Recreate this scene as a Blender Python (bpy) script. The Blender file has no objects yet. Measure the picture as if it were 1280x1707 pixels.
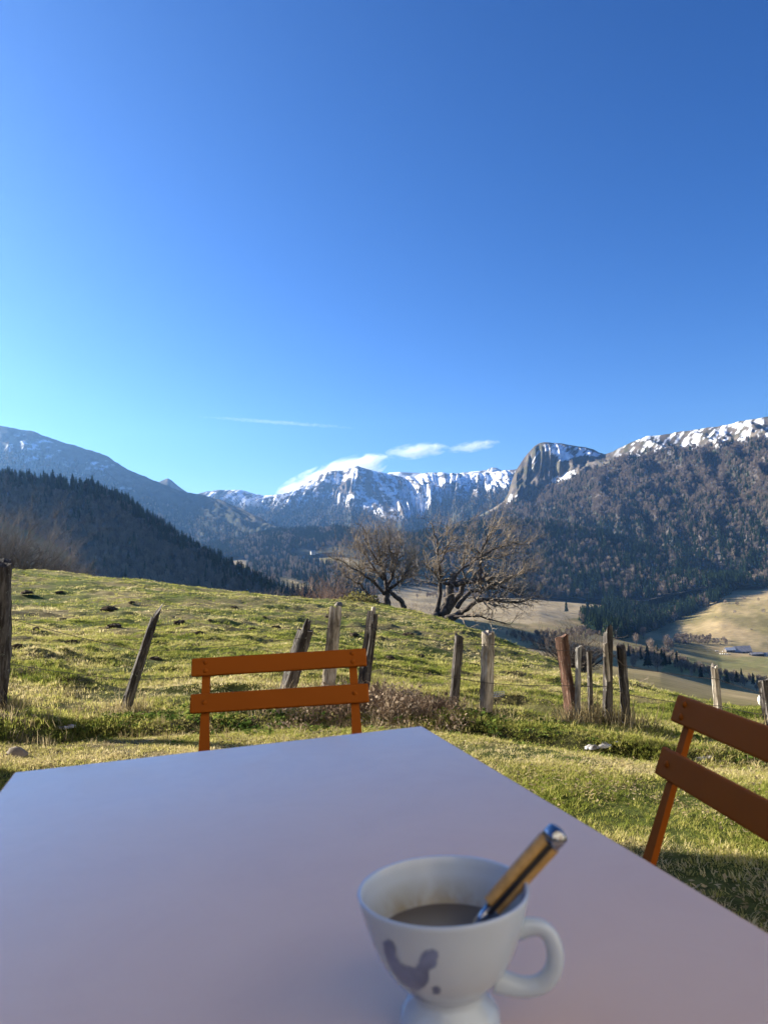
import bpy, math, random
import numpy as np
from mathutils import Vector, Matrix, Euler, Quaternion

R = math.radians
random.seed(7)
rng = np.random.default_rng(7)
scene = bpy.context.scene
col = scene.collection

# ------------------------------------------------------------------ camera, sky, sun, exposure
CAM_Z = 1.02
PITCH, ROLL, FPX = R(3.8), R(3.0), 1282.0
_c, _s = math.cos(ROLL), math.sin(ROLL)
_U0 = np.array([0, -math.sin(PITCH), math.cos(PITCH)])
_X = np.array([1.0, 0, 0])
CF = np.array([0, math.cos(PITCH), math.sin(PITCH)])
CR = _c * _X - _s * _U0
CU = _s * _X + _c * _U0
CAM = np.array([0, 0, CAM_Z])

cd = bpy.data.cameras.new('camera')
cam = bpy.data.objects.new('camera', cd)
col.objects.link(cam)
M3 = Matrix(((CR[0], CU[0], -CF[0]), (CR[1], CU[1], -CF[1]), (CR[2], CU[2], -CF[2])))
cam.matrix_world = Matrix.Translation(CAM) @ M3.to_4x4()
cd.sensor_fit = 'VERTICAL'
cd.sensor_height = 34.6
cd.lens = 34.6 * FPX / 1707.0
cd.clip_start = 0.02
cd.clip_end = 60000
cd.dof.use_dof = True
cd.dof.focus_distance = 7.0
cd.dof.aperture_fstop = cd.lens / 2.6
scene.camera = cam

SUN_AZ, SUN_EL = -65.0, 22.0          # azimuth from the view direction, to the left
SUN = Vector((math.sin(R(SUN_AZ)) * math.cos(R(SUN_EL)), math.cos(R(SUN_AZ)) * math.cos(R(SUN_EL)), math.sin(R(SUN_EL))))
world = bpy.data.worlds.new('World')
scene.world = world
world.use_nodes = True
wn = world.node_tree
for n in list(wn.nodes):
    wn.nodes.remove(n)
sky = wn.nodes.new('ShaderNodeTexSky')
sky.sky_type = 'NISHITA'
sky.sun_disc = False
sky.sun_elevation = R(SUN_EL)
sky.sun_rotation = R(SUN_AZ)
sky.altitude = 1100
sky.air_density = 1.0
sky.dust_density = 1.0
sky.ozone_density = 3.5
# the sky's own colours, with a little more contrast (the same everywhere, as a phone camera renders them)
def _wmul(a, k):
    n = wn.nodes.new('ShaderNodeVectorMath'); n.operation = 'SCALE'; n.inputs['Scale'].default_value = k
    wn.links.new(a, n.inputs[0]); return n.outputs[0]
gm = wn.nodes.new('ShaderNodeGamma'); gm.inputs['Gamma'].default_value = 1.28
wn.links.new(_wmul(sky.outputs[0], .1865), gm.inputs['Color'])
hs = wn.nodes.new('ShaderNodeHueSaturation')
hs.inputs['Saturation'].default_value = 1.18
hs.inputs['Hue'].default_value = 0.511
wn.links.new(_wmul(gm.outputs[0], 1 / .1865), hs.inputs['Color'])
bg = wn.nodes.new('ShaderNodeBackground')
bg.inputs['Strength'].default_value = 0.05
wo = wn.nodes.new('ShaderNodeOutputWorld')
wn.links.new(hs.outputs[0], bg.inputs['Color'])
wn.links.new(bg.outputs[0], wo.inputs['Surface'])

sd = bpy.data.lights.new('sun', 'SUN')
sd.energy = 5.0
sd.angle = R(0.55)
sd.color = (1.0, 0.93, 0.80)
sun = bpy.data.objects.new('sun', sd)
sun.rotation_mode = 'QUATERNION'
sun.rotation_quaternion = SUN.to_track_quat('Z', 'Y')
col.objects.link(sun)

scene.view_settings.view_transform = 'Standard'
scene.view_settings.look = 'None'
scene.view_settings.exposure = 1.9
scene.view_settings.gamma = 1.0
scene.view_settings.use_curve_mapping = False
scene.render.engine = 'CYCLES'
scene.cycles.use_denoising = True
scene.cycles.volume_bounces = 1
scene.cycles.max_bounces = 8
scene.cycles.transparent_max_bounces = 8
HAZE_DENSITY = 0.000055

# ------------------------------------------------------------------ pixels <-> space
def at(px, py, d):
    """point at optical depth d seen at photo pixel (px, py); works on arrays"""
    px, py, d = np.broadcast_arrays(np.asarray(px, float), np.asarray(py, float), np.asarray(d, float))
    v = CF + ((px - 640) / FPX)[..., None] * CR - ((py - 853.5) / FPX)[..., None] * CU
    return CAM + v * d[..., None]

def onz(px, py, z):
    v = at(px, py, 1.0) - CAM
    return CAM + v * ((z - CAM_Z) / v[2])

def proj(P):
    q = np.asarray(P) - CAM
    d = q @ CF
    d = np.where(np.abs(d) < 1e-6, 1e-6, d)
    return 640 + FPX * (q @ CR) / d, 853.5 - FPX * (q @ CU) / d, d

# ------------------------------------------------------------------ noise
def _hash(ix, iy, seed):
    h = (ix.astype(np.int64) * 374761393 + iy.astype(np.int64) * 668265263 + seed * 1442695041) & 0xFFFFFFFF
    h = ((h ^ (h >> 13)) * 1274126177) & 0xFFFFFFFF
    h = (h ^ (h >> 16)) & 0xFFFFFFFF
    return h / 4294967295.0

def vnoise(x, y, seed=0):
    x = np.asarray(x, float); y = np.asarray(y, float)
    x0 = np.floor(x); y0 = np.floor(y)
    fx = x - x0; fy = y - y0
    fx = fx * fx * fx * (fx * (fx * 6 - 15) + 10); fy = fy * fy * fy * (fy * (fy * 6 - 15) + 10)
    a = _hash(x0, y0, seed); b = _hash(x0 + 1, y0, seed); c = _hash(x0, y0 + 1, seed); d = _hash(x0 + 1, y0 + 1, seed)
    return (a + (b - a) * fx) * (1 - fy) + (c + (d - c) * fx) * fy

def fbm(x, y, seed=0, octv=4, gain=.5):
    s = 0; a = 1; t = 0
    for o in range(octv):
        s = s + a * vnoise(x * 2 ** o + 17.3 * o, y * 2 ** o - 9.1 * o, seed + o * 7)
        t += a; a *= gain
    return s / t * 2 - 1            # about -1..1

def ridged(x, y, seed=0, octv=3):
    s = 0; a = 1; t = 0
    for o in range(octv):
        s = s + a * (1 - np.abs(2 * vnoise(x * 2 ** o + 5.7 * o, y * 2 ** o + 3.1 * o, seed + o * 11) - 1))
        t += a; a *= .5
    return s / t                    # 0..1

def sstep(a, b, x):
    t = np.clip((x - a) / (b - a), 0, 1)
    return t * t * (3 - 2 * t)

# ------------------------------------------------------------------ materials
class NT:
    def __init__(self, name):
        self.m = bpy.data.materials.new(name)
        self.m.use_nodes = True
        self.t = self.m.node_tree
        for n in list(self.t.nodes):
            self.t.nodes.remove(n)
        self.out = self.n('ShaderNodeOutputMaterial')
    def n(self, typ, **kw):
        nd = self.t.nodes.new(typ)
        for k, v in kw.items():
            setattr(nd, k, v)
        return nd
    def l(self, a, b):
        self.t.links.new(a, b)
    def set(self, nd, **kw):
        for k, v in kw.items():
            nd.inputs[k.replace('_', ' ')].default_value = v
        return nd
    def coord(self, kind='Object', scale=(1, 1, 1)):
        tc = self.n('ShaderNodeTexCoord'); mp = self.n('ShaderNodeMapping')
        mp.inputs['Scale'].default_value = scale
        self.l(tc.outputs[kind], mp.inputs['Vector'])
        return mp.outputs['Vector']
    def noise(self, vec, scale, detail=4, rough=.55, dist=0):
        nd = self.n('ShaderNodeTexNoise')
        nd.inputs['Scale'].default_value = scale; nd.inputs['Detail'].default_value = detail
        nd.inputs['Roughness'].default_value = rough; nd.inputs['Distortion'].default_value = dist
        self.l(vec, nd.inputs['Vector'])
        return nd.outputs['Fac']
    def ramp(self, fac, stops, interp='LINEAR'):
        nd = self.n('ShaderNodeValToRGB')
        cr = nd.color_ramp; cr.interpolation = interp
        while len(cr.elements) < len(stops):
            cr.elements.new(.5)
        for e, (p, c) in zip(cr.elements, stops):
            e.position = p
            e.color = (c[0], c[1], c[2], 1) if hasattr(c, '__len__') else (c, c, c, 1)
        self.l(fac, nd.inputs['Fac'])
        return nd.outputs['Color']
    def mix(self, fac, a, b, mode='MIX'):
        nd = self.n('ShaderNodeMix', data_type='RGBA', blend_type=mode)
        for s, v in ((nd.inputs['Factor'], fac), (nd.inputs[6], a), (nd.inputs[7], b)):
            if hasattr(v, 'links'):
                self.l(v, s)
            else:
                s.default_value = v if not hasattr(v, '__len__') else (v[0], v[1], v[2], 1)
        return nd.outputs[2]
    def bump(self, h, strength=.5, dist=.01):
        b = self.n('ShaderNodeBump')
        b.inputs['Strength'].default_value = strength; b.inputs['Distance'].default_value = dist
        self.l(h, b.inputs['Height'])
        return b.outputs['Normal']
    def bsdf(self, color, rough=.7, spec=.3, normal=None, metallic=0.0, **kw):
        p = self.n('ShaderNodeBsdfPrincipled')
        if hasattr(color, 'links'):
            self.l(color, p.inputs['Base Color'])
        else:
            p.inputs['Base Color'].default_value = (*color, 1)
        if hasattr(rough, 'links'):
            self.l(rough, p.inputs['Roughness'])
        else:
            p.inputs['Roughness'].default_value = rough
        p.inputs['Specular IOR Level'].default_value = spec
        p.inputs['Metallic'].default_value = metallic
        for k, v in kw.items():
            p.inputs[k.replace('_', ' ')].default_value = v
        if normal is not None:
            self.l(normal, p.inputs['Normal'])
        self.l(p.outputs[0], self.out.inputs['Surface'])
        return p
    def leafy(self, color, trans=.4, tcol=None):
        d = self.n('ShaderNodeBsdfDiffuse'); t = self.n('ShaderNodeBsdfTranslucent'); m = self.n('ShaderNodeMixShader')
        self.l(color, d.inputs['Color']); self.l(tcol or color, t.inputs['Color'])
        m.inputs[0].default_value = trans
        self.l(d.outputs[0], m.inputs[1]); self.l(t.outputs[0], m.inputs[2])
        self.l(m.outputs[0], self.out.inputs['Surface'])

def mat_leaf(name, stops, trans=.4):
    t = NT(name)
    oi = t.n('ShaderNodeObjectInfo')
    c = t.ramp(oi.outputs['Random'], stops)
    t.leafy(c, trans)
    return t.m

def mat_patchy(name, stops, trans=.4):
    t = NT(name)
    oi = t.n('ShaderNodeObjectInfo')
    at_ = t.n('ShaderNodeAttribute', attribute_name='patch'); at_.attribute_type = 'INSTANCER'
    m1 = t.n('ShaderNodeMath', operation='MULTIPLY'); t.l(oi.outputs['Random'], m1.inputs[0]); m1.inputs[1].default_value = .42
    m2 = t.n('ShaderNodeMath', operation='MULTIPLY_ADD'); t.l(at_.outputs['Fac'], m2.inputs[0]); m2.inputs[1].default_value = .62; t.l(m1.outputs[0], m2.inputs[2])
    t.leafy(t.ramp(m2.outputs[0], stops), trans)
    return t.m

def mat_wood(name, dark, mid, light, scale=1.0):
    t = NT(name)
    v = t.coord('Object', (1, 1, .09))
    n1 = t.noise(v, 60 * scale, 6, .65, .4)
    n2 = t.noise(t.coord('Object', (1, 1, .35)), 9 * scale, 4, .6)
    c = t.ramp(n1, [(.3, dark), (.46, mid), (.62, light), (.8, mid)])
    c = t.mix(t.ramp(n2, [(.42, 0), (.62, .8)]), c, dark)
    lich = t.ramp(t.noise(t.coord('Object'), 34, 3, .7), [(.62, 0), (.68, .55)])
    c = t.mix(lich, c, (.30, .31, .25))
    t.bsdf(c, .9, .15, t.bump(n1, .9, .012))
    return t.m

def mat_plain(name, c, rough=.5, spec=.4, var=.12, scale=6, bump=.0, metallic=0.0):
    t = NT(name)
    n = t.noise(t.coord('Object'), scale, 5, .6)
    lo = tuple(x * (1 - var) for x in c); hi = tuple(min(1, x * (1 + var)) for x in c)
    cc = t.ramp(n, [(.35, lo), (.65, hi)])
    t.bsdf(cc, rough, spec, t.bump(t.noise(t.coord('Object'), scale * 25, 3), bump, .002) if bump else None, metallic)
    return t.m

def mat_tint(name, scale, lo=.6, hi=1.4, bump=0, bdist=1.0, rough=.95, scale2=None):
    """colour from the 'tint' attribute (what grows or lies there), broken up by fine noise"""
    t = NT(name)
    a = t.n('ShaderNodeAttribute', attribute_name='tint')
    v = t.coord('Object')
    n = t.noise(v, scale, 6, .7)
    c = t.mix(1.0, a.outputs['Color'], t.ramp(n, [(.3, lo), (.7, hi)]), 'MULTIPLY')
    if scale2:
        n2 = t.noise(v, scale2, 4, .6)
        c = t.mix(1.0, c, t.ramp(n2, [(.3, lo), (.7, hi)]), 'MULTIPLY')
    t.bsdf(c, rough, .05, t.bump(n, bump, bdist) if bump else None)
    return t.m

# ------------------------------------------------------------------ object helpers
def tag(o, label=None, cat=None, group=None, kind=None):
    if label: o['label'] = label
    if cat: o['category'] = cat
    if group: o['group'] = group
    if kind: o['kind'] = kind
    return o

def empty(name, loc=(0, 0, 0), rot=(0, 0, 0)):
    o = bpy.data.objects.new(name, None)
    o.location = loc; o.rotation_euler = rot
    o.empty_display_size = .1
    col.objects.link(o)
    return o

def link(name, me, mat=None, parent=None, do_link=True):
    o = bpy.data.objects.new(name, me)
    if mat is not None and not len(me.materials):
        me.materials.append(mat)
    if do_link:
        col.objects.link(o)
    if parent is not None:
        o.parent = parent
    return o

def mesh_np(name, verts, faces, smooth=True, tint=None):
    me = bpy.data.meshes.new(name)
    verts = np.asarray(verts, np.float32); faces = np.asarray(faces, np.int32)
    k = faces.shape[1]
    me.vertices.add(len(verts)); me.vertices.foreach_set('co', verts.ravel())
    me.loops.add(faces.size); me.loops.foreach_set('vertex_index', faces.ravel())
    me.polygons.add(len(faces))
    me.polygons.foreach_set('loop_start', np.arange(0, faces.size, k, dtype=np.int32))
    me.polygons.foreach_set('use_smooth', np.full(len(faces), smooth))
    me.update(calc_edges=True)
    if tint is not None:
        a = me.attributes.new('tint', 'FLOAT_COLOR', 'POINT')
        c = np.ones((len(verts), 4), np.float32); c[:, :3] = tint
        a.data.foreach_set('color', c.ravel())
    return me

def grid_faces(nr, nc):
    i = np.arange(nr - 1)[:, None] * nc + np.arange(nc - 1)[None, :]
    return np.stack([i, i + 1, i + nc + 1, i + nc], -1).reshape(-1, 4)

class MB:
    def __init__(self):
        self.v = []; self.f = []
    def add(self, vs, fs):
        b = len(self.v)
        self.v += [tuple(p) for p in vs]
        self.f += [tuple(b + i for i in f) for f in fs]
    def box(self, c, s, m=None):
        x, y, z = s[0] / 2, s[1] / 2, s[2] / 2
        vs = [Vector((a * x, b * y, d * z)) for d in (-1, 1) for b in (-1, 1) for a in (-1, 1)]
        if m is not None: vs = [m @ p for p in vs]
        vs = [p + Vector(c) for p in vs]
        self.add(vs, [(0, 2, 3, 1), (4, 5, 7, 6), (0, 1, 5, 4), (2, 6, 7, 3), (0, 4, 6, 2), (1, 3, 7, 5)])
    def bar(self, a, b, w, t, up=(0, 0, 1), w2=None):
        """flat bar from a to b: w wide across, t thick along 'up' projection"""
        a = Vector(a); b = Vector(b); d = (b - a).normalized()
        u = Vector(up); u = (u - d * u.dot(d)).normalized(); s = d.cross(u)
        w2 = w2 or w
        vs = []
        for p, ww in ((a, w), (b, w2)):
            for i, j in ((-1, -1), (1, -1), (1, 1), (-1, 1)):
                vs.append(p + s * (i * ww / 2) + u * (j * t / 2))
        self.add(vs, [(3, 2, 1, 0), (4, 5, 6, 7), (0, 1, 5, 4), (1, 2, 6, 5), (2, 3, 7, 6), (3, 0, 4, 7)])
    def tube(self, pts, rad, n=6, cap=True, squash=1.0):
        pts = [Vector(p) for p in pts]
        if not hasattr(rad, '__len__'): rad = [rad] * len(pts)
        base = len(self.v)
        d0 = (pts[1] - pts[0]).normalized()
        u = d0.orthogonal().normalized()
        for i, p in enumerate(pts):
            d = (pts[min(i + 1, len(pts) - 1)] - pts[max(i - 1, 0)])
            if d.length < 1e-9: d = d0
            d.normalize()
            u = (u - d * u.dot(d))
            if u.length < 1e-6: u = d.orthogonal()
            u.normalize()
            w = d.cross(u)
            for k in range(n):
                a = 2 * math.pi * k / n
                self.v.append(tuple(p + u * (rad[i] * math.cos(a)) + w * (rad[i] * squash * math.sin(a))))
        for i in range(len(pts) - 1):
            for k in range(n):
                k2 = (k + 1) % n
                self.f.append((base + i * n + k, base + i * n + k2, base + (i + 1) * n + k2, base + (i + 1) * n + k))
        if cap:
            self.f.append(tuple(base + k for k in reversed(range(n))))
            e = base + (len(pts) - 1) * n
            self.f.append(tuple(e + k for k in range(n)))
    def lathe(self, prof, n=48):
        base = len(self.v); m = len(prof)
        for k in range(n):
            a = 2 * math.pi * k / n
            for r, z in prof:
                self.v.append((r * math.cos(a), r * math.sin(a), z))
        for k in range(n):
            k2 = (k + 1) % n
            for i in range(m - 1):
                self.f.append((base + k * m + i, base + k2 * m + i, base + k2 * m + i + 1, base + k * m + i + 1))
    def blob(self, c, r, n=8, m=6, jit=.2, half=False):
        base = len(self.v); c = Vector(c)
        for i in range(m + 1):
            th = math.pi * i / m * (.5 if half else 1)
            for k in range(n):
                a = 2 * math.pi * k / n
                j = 1 + random.uniform(-jit, jit)
                self.v.append(tuple(c + Vector((r[0] * math.sin(th) * math.cos(a), r[1] * math.sin(th) * math.sin(a), r[2] * math.cos(th))) * j))
        for i in range(m):
            for k in range(n):
                k2 = (k + 1) % n
                self.f.append((base + i * n + k, base + (i + 1) * n + k, base + (i + 1) * n + k2, base + i * n + k2))
    def mesh(self, name, smooth=False, angle=None):
        me = bpy.data.meshes.new(name)
        me.from_pydata(self.v, [], self.f)
        me.update()
        if smooth:
            me.shade_smooth()
            if angle: me.set_sharp_from_angle(angle=R(angle))
        return me
    def build(self, name, mat, parent=None, smooth=False, angle=None):
        return link(name, self.mesh(name, smooth, angle), mat, parent)

def bevel(o, w, seg=2):
    b = o.modifiers.new('bevel', 'BEVEL'); b.width = w; b.segments = seg; b.limit_method = 'ANGLE'; b.angle_limit = R(40)
    return o

# scatter copies of small unlinked models on points (for what nobody could count)
def scatter(name, pts, rot, scl, idx, protos, label, cat, kind='stuff', parent=None, patch=None):
    me = bpy.data.meshes.new(name)
    pts = np.asarray(pts, np.float32)
    n = len(pts)
    me.vertices.add(n); me.vertices.foreach_set('co', pts.ravel())
    a = me.attributes.new('rot', 'FLOAT_VECTOR', 'POINT'); a.data.foreach_set('vector', np.asarray(rot, np.float32).ravel())
    a = me.attributes.new('scl', 'FLOAT_VECTOR', 'POINT'); a.data.foreach_set('vector', np.asarray(scl, np.float32).ravel())
    a = me.attributes.new('idx', 'INT', 'POINT'); a.data.foreach_set('value', np.asarray(idx, np.int32))
    if patch is not None:
        a = me.attributes.new('patch', 'FLOAT', 'POINT'); a.data.foreach_set('value', np.asarray(patch, np.float32))
    pc = bpy.data.collections.new(name + '_models')
    for i, p in enumerate(protos):
        q = bpy.data.objects.new('%02d_' % i + p.name, p)
        pc.objects.link(q)
    o = link(name, me, None, parent)
    ng = bpy.data.node_groups.new(name, 'GeometryNodeTree')
    ng.interface.new_socket('Geometry', in_out='INPUT', socket_type='NodeSocketGeometry')
    ng.interface.new_socket('Geometry', in_out='OUTPUT', socket_type='NodeSocketGeometry')
    N = ng.nodes
    gi = N.new('NodeGroupInput'); go = N.new('NodeGroupOutput')
    ip = N.new('GeometryNodeInstanceOnPoints'); ci = N.new('GeometryNodeCollectionInfo')
    ci.inputs['Collection'].default_value = pc
    ci.inputs['Separate Children'].default_value = True
    ci.inputs['Reset Children'].default_value = True
    ip.inputs['Pick Instance'].default_value = True
    def na(nm, ty):
        q = N.new('GeometryNodeInputNamedAttribute'); q.data_type = ty; q.inputs['Name'].default_value = nm
        return [s for s in q.outputs if s.name == 'Attribute' and s.enabled][0]
    L = ng.links.new
    L(gi.outputs[0], ip.inputs['Points']); L(ci.outputs[0], ip.inputs['Instance'])
    L(na('idx', 'INT'), ip.inputs['Instance Index'])
    L(na('rot', 'FLOAT_VECTOR'), ip.inputs['Rotation'])
    L(na('scl', 'FLOAT_VECTOR'), ip.inputs['Scale'])
    L(ip.outputs[0], go.inputs[0])
    md = o.modifiers.new('scatter', 'NODES'); md.node_group = ng
    tag(o, label, cat, kind=kind)
    return o

# ------------------------------------------------------------------ PASTURE (thin-plate surface through points read off the photo)
CTRL = []
def cz(x, y, z): CTRL.append((x, y, z))
for x, y, z in [(0, -2.5, .0), (-4, -2, .03), (4, -2, -.04), (0, 0, 0), (-2, 1.5, .02), (2, 1.5, -.03), (0, 2.5, 0), (1.5, 2.6, -.03), (-1.5, 3, .02), (-3, 3, .05), (.5, 3.5, -.04), (3.5, 2.5, -.12), (-8, 2, .2), (8, 2, -.35)]:
    cz(x, y, z)
def cp(px, py, d): CTRL.append(tuple(at(px, py, d)))
for q in [(-10, 1190, 5.6), (207, 1190, 6.3), (380, 1180, 6.4), (548, 1178, 6.5), (753, 1195, 6.3), (808, 1207, 6.2), (950, 1221, 6.0), (1045, 1229, 6.0), (1196, 1240, 6.2), (1285, 1250, 6.0),
          (1000, 1262, 4.7), (800, 1245, 4.6), (1150, 1300, 4.1), (-300, 1190, 4.6), (1600, 1290, 5.5),
          (24, 958, 45), (130, 966, 45), (300, 985, 42), (480, 1003, 40), (600, 1018, 40), (720, 1042, 38), (830, 1080, 30), (950, 1116, 22), (1050, 1146, 17), (1150, 1168, 14.5), (1280, 1184, 12.5), (1600, 1190, 11), (-300, 945, 45), (-800, 930, 45)]:
    cp(*q)
# beyond the brow the ground drops away
for px, py, d in [(24, 958, 45), (130, 966, 45), (300, 985, 42), (480, 1003, 40), (600, 1018, 40), (720, 1042, 38), (830, 1080, 30), (950, 1116, 22), (1050, 1146, 17), (1150, 1168, 14.5), (1280, 1184, 12.5), (1600, 1190, 11), (-300, 945, 45), (-800, 930, 45)]:
    for k, drop in ((1.35, .055), (1.9, .16), (3.0, .30)):
        p = at(px, py, d * k); CTRL.append((p[0], p[1], p[2] - drop * d * k))
# the brow is rounded: just in front of it the turf still faces the camera
for px, py, d in [(24, 1000, 24), (200, 1006, 24), (380, 1020, 23), (560, 1045, 22), (720, 1075, 20), (830, 1110, 18), (940, 1140, 13), (1050, 1176, 10.5), (1170, 1204, 9)]:
    cp(px, py, d)
for px, py, d in [(24, 1065, 12), (200, 1070, 12), (400, 1080, 12), (600, 1100, 11.5), (760, 1130, 10.5), (900, 1160, 9), (1050, 1195, 7.8)]:
    cp(px, py, d)
CTRL = np.array(CTRL)
def _warp(x, y):
    w = np.maximum(y, -3.2) + 4.5
    return np.stack([x / w * 2.2, np.log(w)], -1), w
def _phi(r2): return np.where(r2 > 1e-12, r2 * np.log(np.maximum(r2, 1e-12)), 0)
_A, _w = _warp(CTRL[:, 0], CTRL[:, 1])
NCT = len(_A)
_K = _phi(((_A[:, None] - _A[None]) ** 2).sum(-1)) + np.eye(NCT) * 1e-3
_Pm = np.concatenate([np.ones((NCT, 1)), _A], 1)
_S = np.block([[_K, _Pm], [_Pm.T, np.zeros((3, 3))]])
_sol = np.linalg.lstsq(_S, np.concatenate([CTRL[:, 2] / _w, np.zeros(3)]), rcond=None)[0]
def base_h(x, y):
    x = np.asarray(x, float); y = np.asarray(y, float)
    sh = x.shape
    A, w = _warp(x.ravel(), y.ravel())
    out = np.empty(len(A))
    for i in range(0, len(A), 20000):
        a = A[i:i + 20000]
        k = _phi(((a[:, None] - _A[None]) ** 2).sum(-1))
        out[i:i + 20000] = (k @ _sol[:NCT] + _sol[NCT] + a @ _sol[NCT + 1:])
    return (out * w).reshape(sh)

BANK = np.array([at(px, py, d)[:2] for px, py, d in [(-500, 1225, 3.6), (-60, 1222, 5.0), (120, 1212, 5.4), (330, 1205, 5.7), (560, 1207, 5.8), (760, 1216, 5.6), (900, 1236, 5.25), (1060, 1247, 5.1), (1200, 1262, 5.1), (1400, 1280, 5.2), (1900, 1300, 5.3)]])
def bank_t(x, y):
    yb = np.interp(x, BANK[:, 0], BANK[:, 1])
    return y - yb
def ground_h(x, y):
    x = np.asarray(x, float); y = np.asarray(y, float)
    h = base_h(x, y)
    t = bank_t(x, y) + .35 * fbm(x * .9, y * .9, 31, 3)
    amp = np.interp(x, [-3, -1, .5, 1.2, 3], [.09, .07, .07, .11, .12]) * (.4 + 1.1 * vnoise(x * 1.3, y * .6, 5))
    h = h + amp * (1 / (1 + np.exp(-np.clip(t / .10, -40, 40)))) * np.exp(-np.maximum(t, 0) / .7) - .05 * np.exp(-((t + .2) / .18) ** 2)
    pas = sstep(-.2, .8, t)
    far = sstep(9, 22, y)
    h = h + pas * (.075 * fbm(x * 1.0, y * 1.3, 3, 4) + .13 * np.maximum(fbm(x * 1.9, y * 2.6, 8, 3) - .05, 0)) + far * .16 * fbm(x * .35, y * .35, 12, 3)
    h = h + (1 - pas) * .018 * fbm(x * 2.2, y * 2.2, 4, 3)
    return h
def ground_hit(px, py):
    """where the sight line through a photo pixel meets the pasture"""
    d = np.exp(np.linspace(math.log(1.5), math.log(60), 700))
    P = at(px, py, d)
    h = ground_h(P[:, 0], P[:, 1])
    k = np.where(P[:, 2] < h)[0]
    k = k[0] if len(k) else len(d) - 1
    return np.array([P[k, 0], P[k, 1], h[k]])

def warp_axis(lo, hi, n, k):
    u = np.linspace(math.asinh(lo * k), math.asinh(hi * k), n)
    return np.sinh(u) / k
gx = warp_axis(-75, 75, 430, .30)
gy = 3.5 + warp_axis(-34, 90, 430, .16)
GX, GY = np.meshgrid(gx, gy)
GH = ground_h(GX, GY)
V = np.stack([GX, GY, GH], -1).reshape(-1, 3)
nn = fbm(V[:, 0] * .8, V[:, 1] * .8, 50, 4); n2 = fbm(V[:, 0] * 5, V[:, 1] * 5, 51, 2)
tt = bank_t(V[:, 0], V[:, 1])
green = np.array([.10, .12, .026]); straw = np.array([.27, .215, .095]); soil = np.array([.035, .026, .016])
mixs = sstep(-.35, .5, nn + .3 * n2)[:, None]
tint = green * (1 - mixs) + straw * mixs
bare = (sstep(.25, .5, n2 * .6 + nn * .3) * .8)[:, None]
tint = tint * (1 - bare) + soil * bare
bk = np.exp(-((tt + .05) / .22) ** 2)[:, None] * .7
tint = tint * (1 - bk) + soil * bk
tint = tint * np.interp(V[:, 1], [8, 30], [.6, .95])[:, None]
m_turf = mat_tint('turf', 22, .55, 1.45, .8, .03, scale2=2.2)
pas = link('pasture', mesh_np('pasture', V, grid_faces(len(gy), len(gx)), True, tint), m_turf)
tag(pas, 'grazed green pasture sloping up to the left behind the old fence', 'pasture', kind='structure')

# ------------------------------------------------------------------ LOFTED LAND: rows of points read off the photo, each row at its own distance
class Land:
    pass
def loft(name, rows, px0, px1, step, sub, dispf=None, tintf=None, mat=None, smooth_it=6, pin=None, label=None, cat=None, kind='structure'):
    pxs = np.arange(px0, px1 + step, step, dtype=float)
    RW = []
    for row in rows:
        a = np.array(row, float)
        py = np.interp(pxs, a[:, 0], a[:, 1]); d = np.interp(pxs, a[:, 0], a[:, 2])
        ker = np.ones(9) / 9
        d = np.convolve(np.pad(d, 4, 'edge'), ker, 'valid')
        RW.append(at(pxs, py, d))
    G = []; rowidx = []; vpar = []
    for i in range(len(RW)):
        rowidx.append(len(G)); G.append(RW[i]); vpar.append(float(i))
        if i < len(RW) - 1:
            ns = sub if not hasattr(sub, '__len__') else sub[i]
            for k in range(1, ns):
                t = k / ns
                G.append(RW[i] * (1 - t) + RW[i + 1] * t); vpar.append(i + t)
    G = np.array(G); vpar = np.array(vpar)
    pinr = rowidx[pin] if pin is not None else None
    for it in range(smooth_it):
        z = G.copy()
        z[1:-1] = .25 * G[:-2] + .5 * G[1:-1] + .25 * G[2:]
        if pinr is not None: z[pinr] = G[pinr]
        G = z
    L = Land()
    L.px = np.broadcast_to(pxs[None], G.shape[:2]); L.v = np.broadcast_to(vpar[:, None], G.shape[:2])
    if dispf is not None:
        G = dispf(G, L.px, L.v)
    L.G = G
    L.ppx, L.ppy, L.d = proj(G)
    t = tintf(G, L.ppx, L.ppy, L.v, L.d) if tintf is not None else None
    me = mesh_np(name, G.reshape(-1, 3), grid_faces(*G.shape[:2]), True, None if t is None else t.reshape(-1, 3))
    L.o = tag(link(name, me, mat), label, cat, kind=kind)
    a = G[1:, :-1] - G[:-1, :-1]; b = G[:-1, 1:] - G[:-1, :-1]
    L.area = np.linalg.norm(np.cross(a, b), axis=-1)
    return L
def pick(L, n, maskf):
    """n random points on a land, weighted by area and by a mask of the photo position"""
    w = L.area * maskf(L.ppx[:-1, :-1], L.ppy[:-1, :-1], L.v[:-1, :-1], L.G[:-1, :-1])
    p = w.ravel() / w.sum()
    k = rng.choice(p.size, n, p=p)
    i, j = np.unravel_index(k, w.shape)
    u = rng.random(n)[:, None]; v = rng.random(n)[:, None]
    P = (L.G[i, j] * (1 - u) + L.G[i + 1, j] * u) * (1 - v) + (L.G[i, j + 1] * (1 - u) + L.G[i + 1, j + 1] * u) * v
    return P
def land_at(L, px, py):
    q = (L.ppx - px) ** 2 + (L.ppy - py) ** 2 + (L.d * 1e-4)
    k = np.unravel_index(np.argmin(q), q.shape)
    return L.G[k]
def inpoly(px, py, poly):
    poly = np.array(poly, float); ins = np.zeros(px.shape, bool)
    j = len(poly) - 1
    for i in range(len(poly)):
        xi, yi = poly[i]; xj, yj = poly[j]
        c = ((yi > py) != (yj > py)) & (px < (xj - xi) * (py - yi) / (yj - yi + 1e-9) + xi)
        ins ^= c; j = i
    return ins
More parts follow.
